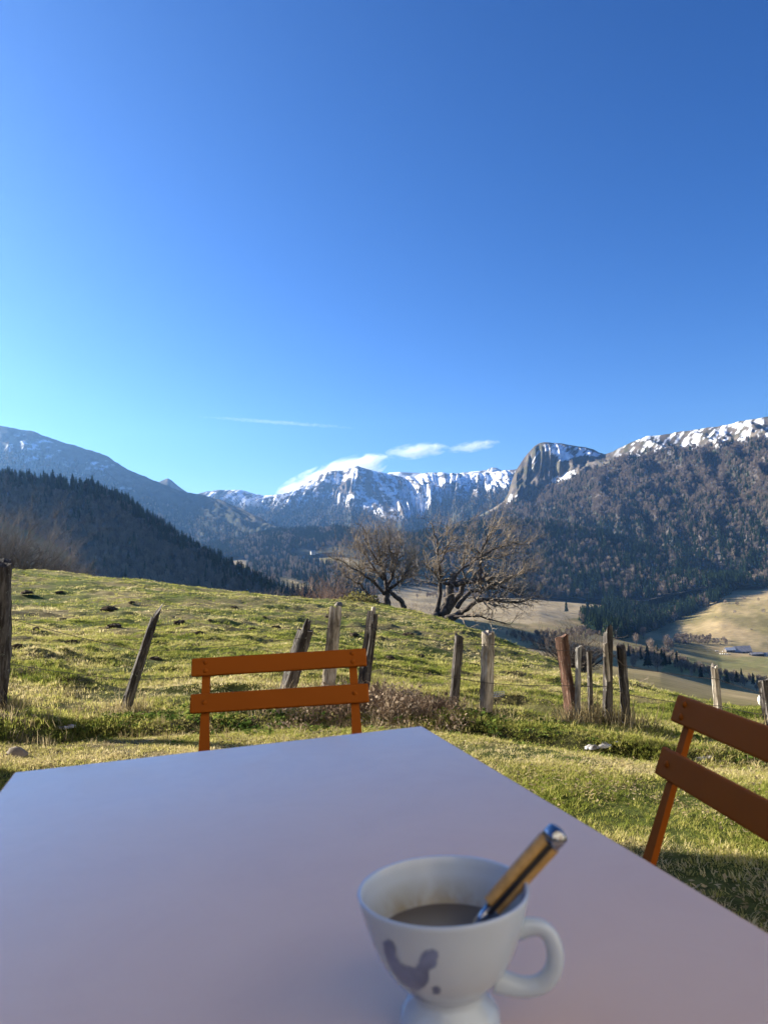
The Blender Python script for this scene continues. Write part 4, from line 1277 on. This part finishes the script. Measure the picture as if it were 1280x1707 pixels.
strew('far_pasture_grass', 85000, wedge(13, 48, .62, 1, 1.0), T_FAR, lambda x, y: np.clip(3.0 * (clump(x, y, 1.1, 205) - .3), .08, 1), .5, 1.2, 'grass covering the upper pasture as far as the brow', 'grass', tilt=.3)
strew('dry_grass', 9000, wedge(4.9, 26, .62, .5, 1.4), T_ST, lambda x, y: np.clip(2.2 * (clump(x, y, .8, 207) - .45), 0, 1), .4, .95, 'straw coloured dry grass among the green turf', 'dry grass', tilt=.5)
strew('herb_cover', 9000, wedge(4.2, 7.2, .62, .4), [herb(i, 14, m_herb) for i in range(3)],
      lambda x, y: np.exp(-((bank_t(x, y) - .10) / .48) ** 2) * np.clip(3.4 * (clump(x, y, 1.1, 209) - .42), 0, 1) * np.where((x > -.55) & (x < .7), .3, 1) * np.where(x > .7, .4, 1), .28, .68, 'low leafy plants along the bank in front of the fence', 'plants')
def litter(seed):
    r = random.Random(seed); mb = MB()
    for k in range(12):
        c = Vector((r.uniform(-.09, .09), r.uniform(-.09, .09), r.uniform(.003, .022))); u = Vector((r.uniform(-1, 1), r.uniform(-1, 1), r.uniform(-.3, .3))).normalized() * r.uniform(.006, .014)
        v = Vector((-u.y, u.x, r.uniform(-.006, .006))) * r.uniform(.3, .6)
        mb.add([c - u, c + v, c + u, c - v], [(0, 1, 2, 3)])
    me = mb.mesh('litter'); me.materials.append(m_straw); return me
strew('leaf_litter', 9000, wedge(1.6, 9), [litter(i) for i in range(3)], lambda x, y: np.clip(2.6 * (clump(x, y, 1.4, 211) - .45), 0, 1), .6, 1.2, 'brown leaf litter and flattened dead stems in the turf', 'leaf litter', tilt=.15)
strew('dead_brush', 2600, lambda n: np.stack([rng.uniform(-1.1, 1.5, n), rng.uniform(5.3, 6.7, n)], -1), [brushm(i, m_brush) for i in range(3)],
      lambda x, y: np.clip(1.2 - ((x + .22) / .66) ** 2, 0, 1) * np.exp(-((bank_t(x, y) - .28) / .3) ** 2) * .6, .5, .95, 'brown dead brush behind the far chair at the foot of the posts', 'dead plants')
def foot_straw(n):
    c = np.array([[o.location.x, o.location.y] for o, _, _ in POSTS])
    i = rng.integers(0, len(c), n)
    return c[i] + rng.normal(0, .10, (n, 2)) + np.array([0, -.03])
strew('post_foot_straw', 420, foot_straw, [tuft(80 + i, 10, .17, .05, .0022, m_straw, .7) for i in range(3)], lambda x, y: np.ones(len(x)), .6, 1.3, 'long dry grass stems round the feet of the fence posts', 'dry grass', tilt=.4)

# molehills
m_soil = mat_plain('dark_earth', (.060, .045, .030), .95, .05, .4, 14, .6)
mh = []
for i in range(3):
    random.seed(100 + i); b = MB(); b.blob((0, 0, -.02), (1, .8, .75), 16, 7, .28, True); mh.append(b.mesh('molehill', True, 40))
MH = [(182, 1018), (190, 1047), (105, 1034), (60, 1050), (120, 1072), (390, 1014), (330, 1058), (45, 992), (100, 990), (220, 1005), (300, 1040), (420, 1050), (80, 1105), (170, 1105), (350, 1035), (460, 1048), (405, 1096), (700, 1095), (650, 1100), (30, 1080), (258, 1100), (440, 1030), (680, 1060), (590, 1060), (550, 1030)]
for i, (px, py) in enumerate(MH):
    p = ground_hit(px, py); d = np.linalg.norm(p[:2])
    o = link('molehill', mh[i % 3], m_soil)
    s = (random.uniform(5, 11) if i > 1 else 14) * d / FPX
    o.location = (p[0], p[1], p[2]); o.scale = (s, s, s * .62); o.rotation_euler = (0, 0, i * 1.7)
    tag(o, 'small dark molehill on the sunlit pasture behind the fence', 'molehill', 'molehills on the pasture')
random.seed(11)
# old snow and pale stones in the ditch
_s = NT('old_snow'); _nn = _s.noise(_s.coord('Object'), 9, 5, .6)
_s.bsdf(_s.ramp(_nn, [(.38, (.16, .14, .11)), (.5, (.42, .41, .40)), (.64, (.60, .60, .60))]), .75, .3, _s.bump(_nn, .6, .02)); m_snow = _s.m
for px, py, w, lab in [(1008, 1247, 30, 'patch of old snow in the ditch below the thin posts'), (1172, 1268, 16, 'small patch of old snow behind the right chair'), (104, 1216, 17, 'small bluish patch of frost in the shaded hollow near the left edge')]:
    p = ground_hit(px, py); d = np.linalg.norm(p[:2]); b = MB()
    s = w * d / FPX
    random.seed(int(px))
    for k in range(9):
        b.blob((random.uniform(-.8, .8) * s, random.uniform(-.35, .35) * s, 0), (s * random.uniform(.25, .5), s * random.uniform(.12, .24), .022), 12, 4, .25, True)
    random.seed(11)
    o = b.build('snow_patch', m_snow, None, True); o.location = (p[0], p[1], p[2] - .005); o.rotation_euler = (0, 0, .1)
    tag(o, lab, 'snow')
m_stone2 = mat_plain('field_stone', (.22, .18, .14), .9, .15, .3, 12, .5)
p = ground_hit(28, 1262); b = MB(); b.blob((0, 0, .01), (.07, .05, .045), 10, 6, .15); o = b.build('stone', m_stone2, None, True, 50); o.location = p
tag(o, 'small reddish stone in the shade left of the table', 'stone')
p = ground_hit(565, 1012); b = MB(); b.blob((0, 0, .05), (.16, .12, .12), 10, 6, .15); o = b.build('stone', m_stone2, None, True, 50); o.location = p
tag(o, 'pale stone on the brow in front of the yellowish bush', 'stone')
# grating lying behind the pale split post
p = Vector(ground_hit(830, 1163)); mb = MB()
m_grate = mat_plain('grey_metal', (.42, .42, .42), .5, .5, .1, 5, 0, .3)
gr = empty('metal_grating', p + Vector((0, 0, .03)), (R(58), 0, R(4))); tag(gr, 'small pale metal grating lying behind the pale split post', 'grating')
for k in range(9):
    b = MB(); b.box((-.068 + k * .017, 0, 0), (.005, .055, .004)); b.build('bar', m_grate, gr)
for k in range(3):
    b = MB(); b.box((0, -.025 + k * .025, .0045), (.145, .005, .004)); b.build('rail', m_grate, gr)

# ------------------------------------------------------------------ house beside the terrace (outside the frame at the left; its shade falls on table and chairs)
m_wall = mat_plain('lime_render', (.36, .31, .25), .9, .1, .15, 2, .3)
m_tile = mat_plain('slate', (.12, .115, .12), .6, .3, .2, 3)
m_shut = mat_plain('shutter_wood', (.16, .09, .05), .6, .3, .2, 3)
_g = NT('window_glass'); _g.bsdf((.03, .035, .04), .05, .5); m_glass = _g.m
hc = np.array([-4.35, 5.2]); hdir = np.array([-.08, -1.0]); hdir /= np.linalg.norm(hdir)
ho = empty('stone_house', (hc[0], hc[1], 0), (0, 0, math.atan2(hdir[1], hdir[0]))); tag(ho, 'rendered farmhouse beside the terrace whose shade covers the table', 'house')
b = MB(); b.box((7.5, -3.0, 1.55), (15, 6, 3.7)); b.build('wall', m_wall, ho)
b = MB(); b.add([(-.4, -6.5, 3.42), (15.5, -6.5, 3.42), (15.5, .4, 3.42), (-.4, .4, 3.42), (-.4, -3, 4.5), (15.5, -3, 4.5)], [(0, 1, 2, 3), (3, 2, 5, 4), (1, 0, 4, 5), (0, 3, 4), (2, 1, 5)]); b.build('roof', m_tile, ho)
for x in (3, 8, 12.5):
    w = MB(); w.box((x, .03, 1.7), (1.0, .06, 1.3)); wi = w.build('window', m_glass, ho)
    f = MB()
    for s in (-1, 1):
        f.box((x + s * .53, .05, 1.7), (.06, .10, 1.42)); f.box((x, .05, 1.7 + s * .68), (1.0, .10, .06))
    f.box((x, .055, 1.7), (.04, .07, 1.3)); f.build('frame', m_white, wi)
    for s in (-1, 1):
        q = MB(); q.box((x + s * .85, .03, 1.7), (.52, .05, 1.4)); q.build('shutter', m_shut, ho)

fh = empty('bounce_facade', (.9, .45, 0), (0, 0, R(24))); tag(fh, 'added pale house front behind the camera, bouncing warm sunlight onto the table', 'house')  # unseen house, added and angled to bounce warm sunlight onto table and chairs
m_render = mat_plain('cream_render', (.50, .46, .40), .9, .1, .08, 2, .3)
b = MB(); b.box((3.2, -5.7, 2.9), (14.6, 6, 6.8)); b.build('wall', m_render, fh)
b = MB(); b.add([(-4.3, -9.2, 6.32), (11, -9.2, 6.32), (11, -2.35, 6.32), (-4.3, -2.35, 6.32), (-4.3, -5.7, 9), (11, -5.7, 9)], [(0, 1, 2, 3), (3, 2, 5, 4), (1, 0, 4, 5), (0, 3, 4), (2, 1, 5)]); b.build('roof', m_tile, fh)
for x, z, hgt in ((-2.5, 1.6, 1.3), (2.6, 1.6, 1.3), (6.4, 1.6, 1.3), (-2.5, 4.5, 1.2), (.2, 4.5, 1.2), (2.9, 4.5, 1.2), (6.4, 4.5, 1.2)):
    w = MB(); w.box((x, -2.67, z), (.95, .06, hgt)); wi = w.build('window', m_glass, fh)
    f = MB()
    for s in (-1, 1):
        f.box((x + s * .5, -2.65, z), (.06, .10, hgt + .12)); f.box((x, -2.65, z + s * (hgt / 2 + .03)), (.94, .10, .06))
    f.box((x, -2.645, z), (.04, .07, hgt)); f.build('frame', m_white, wi)
    for s in (-1, 1):
        q = MB(); q.box((x + s * .82, -2.67, z), (.5, .05, hgt)); q.build('shutter', m_shut, fh)
b = MB(); b.box((.2, -2.66, 1.05), (1.0, .08, 2.1)); b.build('door', m_shut, fh)

# ------------------------------------------------------------------ table
TZ = .735
_t = NT('table_lacquer')
_n = _t.noise(_t.coord('Object'), 7, 7, .7, .5); _n2 = _t.noise(_t.coord('Object', (1, 4, 1)), 30, 4, .6)
_t.bsdf(_t.ramp(_n, [(.25, (.72, .50, .345)), (.5, (.755, .53, .365)), (.72, (.77, .545, .38))]), _t.mix(.5, _t.ramp(_n2, [(.3, .09), (.7, .17)]), _t.ramp(_n, [(.4, .08), (.62, .26)])), .55, None)
m_table = _t.m
A = onz(23, 1287, TZ); Bc = onz(704, 1209.5, TZ)
ex = (Bc - A); TW = np.linalg.norm(ex[:2]); ex = ex / np.linalg.norm(ex); ey = np.array([ex[1], -ex[0], 0]); TL = 1.17
tb = empty('table', (A[0] + ex[0] * TW / 2 + ey[0] * TL / 2, A[1] + ex[1] * TW / 2 + ey[1] * TL / 2, 0), (0, 0, math.atan2(ex[1], ex[0])))
tag(tb, 'rectangular mauve grey lacquered metal table in the foreground shade', 'table')
b = MB(); b.box((0, 0, TZ - .0125), (TW, TL, .025)); o = b.build('tabletop', m_table, tb); bevel(o, .004, 3)
for s in (-1, 1):
    b = MB(); b.box((s * (TW / 2 - .06), 0, TZ - .055), (.02, TL - .16, .05)); b.build('apron', m_table, tb)
    b = MB(); b.box((0, s * (TL / 2 - .07), TZ - .055), (TW - .16, .02, .05)); b.build('apron', m_table, tb)
    for u in (-1, 1):
        b = MB(); b.tube([(s * (TW / 2 - .07), u * (TL / 2 - .08), TZ - .03), (s * (TW / 2 - .05), u * (TL / 2 - .05), 0)], .015, 12); b.build('leg', m_table, tb, True, 40)

# ------------------------------------------------------------------ chairs
m_chair = mat_plain('orange_brown_lacquer', (.31, .080, .007), .6, .06, .06, 4, .0)
def rivet(p, r, parent):
    b = MB(); b.blob((0, 0, 0), (r, r, r * .7), 14, 6, 0, True)
    o = b.build('rivet', m_chair, parent, True); o.location = p; o.rotation_euler = (R(90), 0, 0)
    return o
def make_chair(loc, rz, label):
    # local frame: the sitter faces -Y; the back is at +Y
    t = empty('folding_chair', loc, (0, 0, rz)); tag(t, label, 'chair', 'orange brown folding chairs at the table')
    top, foot = Vector((0, .175, .815)), Vector((0, -.155, .0))
    def on(z): return foot.lerp(top, z / top.z)
    dirv = (top - foot).normalized(); nrm = Vector((0, -dirv.z, dirv.y))      # towards the sitter
    X = .168
    for s in (-1, 1):
        b = MB()
        b.bar(Vector((s * X, 0, 0)) + on(0), Vector((s * X, 0, 0)) + on(.60), .020, .009, nrm, .026)
        b.bar(Vector((s * X, 0, 0)) + on(.60), Vector((s * X, 0, 0)) + on(.70), .026, .009, nrm, .018)
        b.bar(Vector((s * X, 0, 0)) + on(.70), Vector((s * X, 0, 0)) + on(.812), .018, .009, nrm)
        b.build('side_bar', m_chair, t)
        b = MB(); b.bar((s * (X + .024), -.19, .445), (s * (X + .024), .22, 0), .020, .009, Vector((0, .445, .41)).normalized()); b.build('rear_leg', m_chair, t)
        b = MB(); b.box((s * X * .99, -.005, .443), (.018, .36, .008)); b.build('seat_rail', m_chair, t)
    for k in range(8):
        b = MB(); b.box((0, -.185 + k * .05, .455), (.40, .038, .012)); o = b.build('seat_slat', m_chair, t); bevel(o, .003)
    for z0, z1, nr in ((.781, .82, 2), (.704, .744, 1)):
        c = (on(z0) + on(z1)) / 2 + nrm * .0105
        hh = (on(z1) - on(z0)).length
        m = Matrix.Identity(3); m.col[0] = Vector((1, 0, 0)); m.col[1] = -nrm; m.col[2] = dirv
        b = MB(); b.box(c, (.40, .011, hh), m); sl = b.build('back_slat', m_chair, t); bevel(sl, .0035, 3)
        for s in (-1, 1):
            for q in range(nr):
                f = .5 if nr == 1 else (.27 + .46 * q)
                r = rivet(Vector((s * X, 0, 0)) + on(z0).lerp(on(z1), f) + nrm * .0158, .0058, sl)
    b = MB(); b.tube([(-X, -.115, .17), (X, -.115, .17)], .006, 8); b.build('stretcher', m_chair, t, True)
    return t
la, lb = onz(319, 1101.5, .82), onz(611, 1084, .82)
def chair_from(a, b, label, w=.40, z=0.0):
    """a, b: seen ends of the top edge of the upper slat, a at the sitter's right"""
    a = Vector(a); b = Vector(b); d = (b - a); d.z = 0; d.normalize()
    c = a + d * w / 2
    rz = math.atan2(d.y, d.x)
    off = Matrix.Rotation(rz, 3, 'Z') @ Vector((0, .175 - .0105, 0))
    return make_chair((c.x - off.x, c.y - off.y, z), rz, label)
print('left chair slat width', np.linalg.norm(lb - la), la, lb)
chair_from(la + (lb - la) * (.5 - .20 / np.linalg.norm(lb - la)), lb, 'orange brown folding chair at the far end of the table')
ra, rb = onz(1131, 1163, .79), onz(1280, 1217, .79)
print('right chair', ra, rb, np.linalg.norm(ra - rb))
chair_from(ra, rb, 'orange brown folding chair at the right side of the table', z=-.03)

# ------------------------------------------------------------------ cup, coffee, spoon
_t = NT('glazed_ceramic'); _n = _t.noise(_t.coord('Object'), 30, 4, .6)
_sx = _t.n('ShaderNodeSeparateXYZ'); _tc = _t.n('ShaderNodeTexCoord'); _t.l(_tc.outputs['Object'], _sx.inputs[0])
_t.bsdf(_t.ramp(_n, [(.3, (.45, .53, .63)), (.7, (.48, .56, .66))]), .16, .5); m_cer = _t.m
# inner wall: dried coffee below the rim
_t = NT('coffee_stained_ceramic'); _v = _t.coord('Object'); _n = _t.noise(_t.coord('Object', (1, 1, .6)), 55, 5, .65, .6)
_tc = _t.n('ShaderNodeTexCoord'); _sx = _t.n('ShaderNodeSeparateXYZ'); _t.l(_tc.outputs['Object'], _sx.inputs[0])
_mr = _t.n('ShaderNodeMapRange'); _mr.inputs['From Min'].default_value = .074; _mr.inputs['From Max'].default_value = .058; _t.l(_sx.outputs['Z'], _mr.inputs['Value'])
_mm = _t.n('ShaderNodeMath', operation='MULTIPLY'); _t.l(_mr.outputs[0], _mm.inputs[0]); _t.l(_t.ramp(_n, [(.34, .35), (.6, .9)]), _mm.inputs[1])
_t.bsdf(_t.mix(_mm.outputs[0], (.46, .54, .64), (.27, .23, .14)), .2, .5); m_stain = _t.m
m_coffee = NT('coffee'); m_coffee.bsdf((.10, .082, .064), .05, .8); m_coffee = m_coffee.m
m_hen = mat_plain('lilac_print', (.15, .19, .33), .3, .4, .2, 60)
CH = .084
cc = onz(738, 1480, TZ + CH)
cup = empty('cup', (cc[0], cc[1], TZ), (0, 0, 0)); tag(cup, 'footed white ceramic cup with a lilac hen print, half drunk', 'cup')
OUT = [(0, .004), (.022, .0035), (.0285, .0005), (.0300, .001), (.0304, .004), (.0298, .0085), (.0268, .0125), (.0222, .0160), (.0208, .0185), (.0222, .0208), (.0262, .0240), (.0318, .0298), (.0370, .0370), (.0414, .0455), (.0452, .0555), (.0484, .066), (.0508, .076), (.0520, .081)]
OUT = [(r, z * 1.3 if z < .0186 else .02405 + (z - .0185) * (.081 - .02405) / (.081 - .0185)) for r, z in OUT]
RIM = [(.0526, .0832), (.0520, .0842), (.0508, .0840), (.0500, .0828)]
INN = [(.0490, .079), (.0466, .0685), (.0432, .0575), (.0390, .0485), (.034, .041), (.027, .0355), (.018, .0325), (0, .0315)]
b = MB(); b.lathe(OUT + RIM[:3], 72); b.build('body', m_cer, cup, True)
b = MB(); b.lathe([RIM[2], RIM[3]] + INN, 72); b.build('inside', m_stain, cup, True)
hp = [(.0440, .0620), (.0520, .0640), (.0585, .0635), (.0630, .0590), (.0652, .0515), (.0646, .0435), (.0615, .0365), (.0555, .0312), (.0470, .0290), (.0385, .0295), (.0290, .0320)]
def catmull(P, k=4):
    P = [np.array(q, float) for q in P]; out = []
    for i in range(len(P) - 1):
        a = P[max(i - 1, 0)]; b_ = P[i]; c = P[i + 1]; d = P[min(i + 2, len(P) - 1)]
        for j in range(k):
            t = j / k
            out.append(.5 * (2 * b_ + (c - a) * t + (2 * a - 5 * b_ + 4 * c - d) * t * t + (3 * b_ - a - 3 * c + d) * t ** 3))
    return out + [P[-1]]
hp = catmull(hp)
ha = R(-14)
b = MB(); b.tube([(r * math.cos(ha), r * math.sin(ha), z) for r, z in hp], [.0045 + .0016 * abs(2 * i / (len(hp) - 1) - 1) ** 4 for i in range(len(hp))], 16, True, 1.25)
b.build('handle', m_cer, cup, True)
# hen silhouette laid onto the bowl: outline in photo pixels, projected onto the bowl's own surface
def bowl_hit(px, py):
    v = at(px, py, 1.0) - CAM; o = CAM - np.array([cc[0], cc[1], TZ])
    zz = np.array([q[1] for q in OUT[8:]]); rrr = np.array([q[0] for q in OUT[8:]])
    for s in np.linspace(.36, .56, 1600):
        p = o + v * s
        if zz[0] < p[2] < zz[-1] and math.hypot(p[0], p[1]) < np.interp(p[2], zz, rrr):
            n = Vector((p[0], p[1], -.012)).normalized() * .00035
            return Vector(p) + n
    return None
def print_poly(outline, name):
    c = np.mean(outline, 0); b = MB(); rings = 5
    pts = []
    for (x0, y0), (x1, y1) in zip(outline, outline[1:] + outline[:1]):
        for k in range(3): pts.append((x0 + (x1 - x0) * k / 3, y0 + (y1 - y0) * k / 3))
    return pts
def decal(polys, name, mat):
    """fill polygons with small cells on the bowl surface"""
    b = MB(); st = 2.2; memo = {}
    def vid(i, j):
        if (i, j) not in memo:
            h = bowl_hit(i * st, j * st)
            if h is None: return None
            memo[(i, j)] = len(b.v); b.v.append(tuple(h))
        return memo[(i, j)]
    xs = [p[0] for q in polys for p in q]; ys = [p[1] for q in polys for p in q]
    for i in range(int(min(xs) / st) - 1, int(max(xs) / st) + 1):
        for j in range(int(min(ys) / st) - 1, int(max(ys) / st) + 1):
            cx, cy = np.array((i + .5) * st), np.array((j + .5) * st)
            if any(inpoly(cx, cy, q) for q in polys):
                ids = [vid(i, j), vid(i, j + 1), vid(i + 1, j + 1), vid(i + 1, j)]
                if None not in ids: b.f.append(tuple(ids))
    return b.build(name, mat, cup, True)
decal([[(639, 1571), (646, 1566), (655, 1569), (660, 1580), (661, 1594), (667, 1605), (680, 1611), (694, 1612), (699, 1606), (702, 1592), (710, 1584), (722, 1582), (731, 1586), (729, 1600), (726, 1612), (716, 1617), (716, 1630), (708, 1645), (697, 1650), (684, 1647), (670, 1637), (657, 1621), (648, 1606), (641, 1590)],
       [(688, 1649), (692, 1650), (693, 1660), (703, 1662), (703, 1665), (689, 1664)], [(720, 1646), (728, 1643), (735, 1650), (731, 1657), (722, 1656)]], 'hen_print', m_hen)
b = MB(); b.lathe([(0, .0560), (.030, .0560), (.0424, .0562), (.0434, .0568)], 64)
o = b.build('coffee', m_coffee, None, True); o.location = (cc[0], cc[1], TZ); tag(o, 'last of the dark coffee inside the footed cup', 'coffee')
m_handle = mat_plain('horn_handle', (.38, .225, .07), .35, .4, .25, 120)
_m = NT('steel'); _m.bsdf((.36, .37, .39), .16, .5, None, 1.0); m_steel = _m.m
_m = NT('dark_brass'); _m.bsdf((.03, .028, .03), .4, .5, None, .6); m_tang = _m.m
Q = Vector((.0520, .006, .0902)); dv = Vector((.067, .012, .058)).normalized()
sp = empty('spoon', (cc[0], cc[1], TZ)); tag(sp, 'spoon with tan riveted handle and steel cap leaning in the cup', 'spoon')
sp.rotation_mode = 'QUATERNION'; sp.rotation_quaternion = Quaternion((1, 0, 0, 0))
lo = Q - dv * .030; hi = Q + dv * .0225; cap = Q + dv * .0335
side = dv.cross(Vector(CF)).normalized()            # stacking direction of the two scales
fwd = dv.cross(side).normalized()
for s in (-1, 1):
    b = MB(); b.tube([lo + side * s * .0031, lo.lerp(hi, .5) + side * s * .0034, hi + side * s * .0036], [.0040, .0044, .0046], 12, True, .78); b.build('handle_scale', m_handle, sp, True, 50)
b = MB(); b.bar(lo - dv * .004, hi, .0030, .0098, fwd, .0034); b.build('tang', m_tang, sp)
b = MB(); b.tube([hi - dv * .001, hi + dv * .004, hi + dv * .0085, cap - dv * .0012, cap], [.0071, .0074, .0072, .0052, .0016], 16, True, .85); b.build('end_cap', m_steel, sp, True)
tip = Vector((.004, .0, .034))
b = MB(); b.tube([lo + dv * .002, lo - dv * .012, lo.lerp(tip, .55), tip], [.0036, .0028, .0022, .0022], 10); b.build('neck', m_steel, sp, True)
b = MB(); b.blob(tip + Vector((-.006, -.003, .001)), (.012, .009, .003), 14, 8, 0); b.build('bowl', m_steel, sp, True)

# ------------------------------------------------------------------ haze over the valley
zlo, zhi = 1e9, -1e9; xlo, xhi, ylo, yhi = 1e9, -1e9, 1e9, -1e9
for L in (valley, knoll, lhill, lmount, peak, smount, back, ridge):
    g = L.G.reshape(-1, 3)
    zlo = min(zlo, g[:, 2].min()); zhi = max(zhi, g[:, 2].max()); xlo = min(xlo, g[:, 0].min()); xhi = max(xhi, g[:, 0].max()); yhi = max(yhi, g[:, 1].max())
b = MB(); cx = ((xlo + xhi) / 2, (yhi + 60 - 160) / 2, (zlo + zhi) / 2 + 12)
b.box(cx, (xhi - xlo + 120, yhi + 60 + 160, zhi - zlo + 50))
_h = NT('haze_air'); _pv = _h.n('ShaderNodeVolumePrincipled')
_pv.inputs['Color'].default_value = (.25, .52, 1.0, 1); _pv.inputs['Density'].default_value = HAZE_DENSITY; _pv.inputs['Anisotropy'].default_value = .55
_h.l(_pv.outputs[0], _h.out.inputs['Volume'])
hz = b.build('haze', _h.m); tag(hz, 'pale blue haze in the air of the valley', 'haze', kind='stuff')
print('haze box z', zlo, zhi, 'x', xlo, xhi, 'y', yhi)

# ------------------------------------------------------------------ clouds behind the mountains
def cloud(name, a, b_, rz, dens, nscale, label, D, soft=1.0):
    """a, b_: photo positions of the two ends; rz: half height in photo pixels"""
    A = Vector(at(a[0], a[1], D)); B = Vector(at(b_[0], b_[1], D)); d = B - A
    b = MB(); b.blob((0, 0, 0), (1, 1, 1), 24, 12, 0)
    o = b.build(name, None, None, True)
    hz_ = rz * D / FPX
    o.location = (A + B) / 2; o.rotation_mode = 'QUATERNION'; o.rotation_quaternion = d.to_track_quat('X', 'Z')
    o.scale = (d.length / 2, hz_ * 1.6, hz_)
    t = NT(name + '_vapour')
    tc = t.n('ShaderNodeTexCoord'); ln = t.n('ShaderNodeVectorMath', operation='LENGTH'); t.l(tc.outputs['Object'], ln.inputs[0])
    n1 = t.noise(t.coord('Object', (d.length / 2 / hz_ * .45, 1, 1)), nscale, 6, .62, .8)
    ad = t.n('ShaderNodeMath', operation='SUBTRACT'); t.l(n1, ad.inputs[0])
    m0 = t.n('ShaderNodeMath', operation='MULTIPLY'); t.l(ln.outputs['Value'], m0.inputs[0]); m0.inputs[1].default_value = .42
    t.l(m0.outputs[0], ad.inputs[1])
    mr = t.n('ShaderNodeMapRange'); mr.inputs['From Min'].default_value = .10; mr.inputs['From Max'].default_value = .55
    mr.inputs['To Max'].default_value = dens; t.l(ad.outputs[0], mr.inputs['Value'])
    pv = t.n('ShaderNodeVolumePrincipled')
    t.l(mr.outputs[0], pv.inputs['Density']); pv.inputs['Color'].default_value = (1, 1, 1, 1); pv.inputs['Anisotropy'].default_value = .2
    t.l(pv.outputs[0], t.out.inputs['Volume'])
    o.data.materials.append(t.m)
    tag(o, label, 'cloud', kind='stuff')
    return o
DC = yhi + 2600
cloud('cloud', (456, 830), (652, 764), 28, .012, 1.5, 'white cloud rising behind the left shoulder of the snowy mountain', DC)
cloud('cloud', (640, 757), (750, 746), 14, .007, 1.6, 'small white cloud above the snowy mountain', DC)
cloud('cloud', (744, 751), (834, 737), 10, .006, 1.6, 'thin white wisp left of the cliff headland', DC + 300)
cloud('contrail', (325, 694), (600, 714), 4, .0022, 1.2, 'faint thin contrail in the sky above the left mountain', DC + 4000)
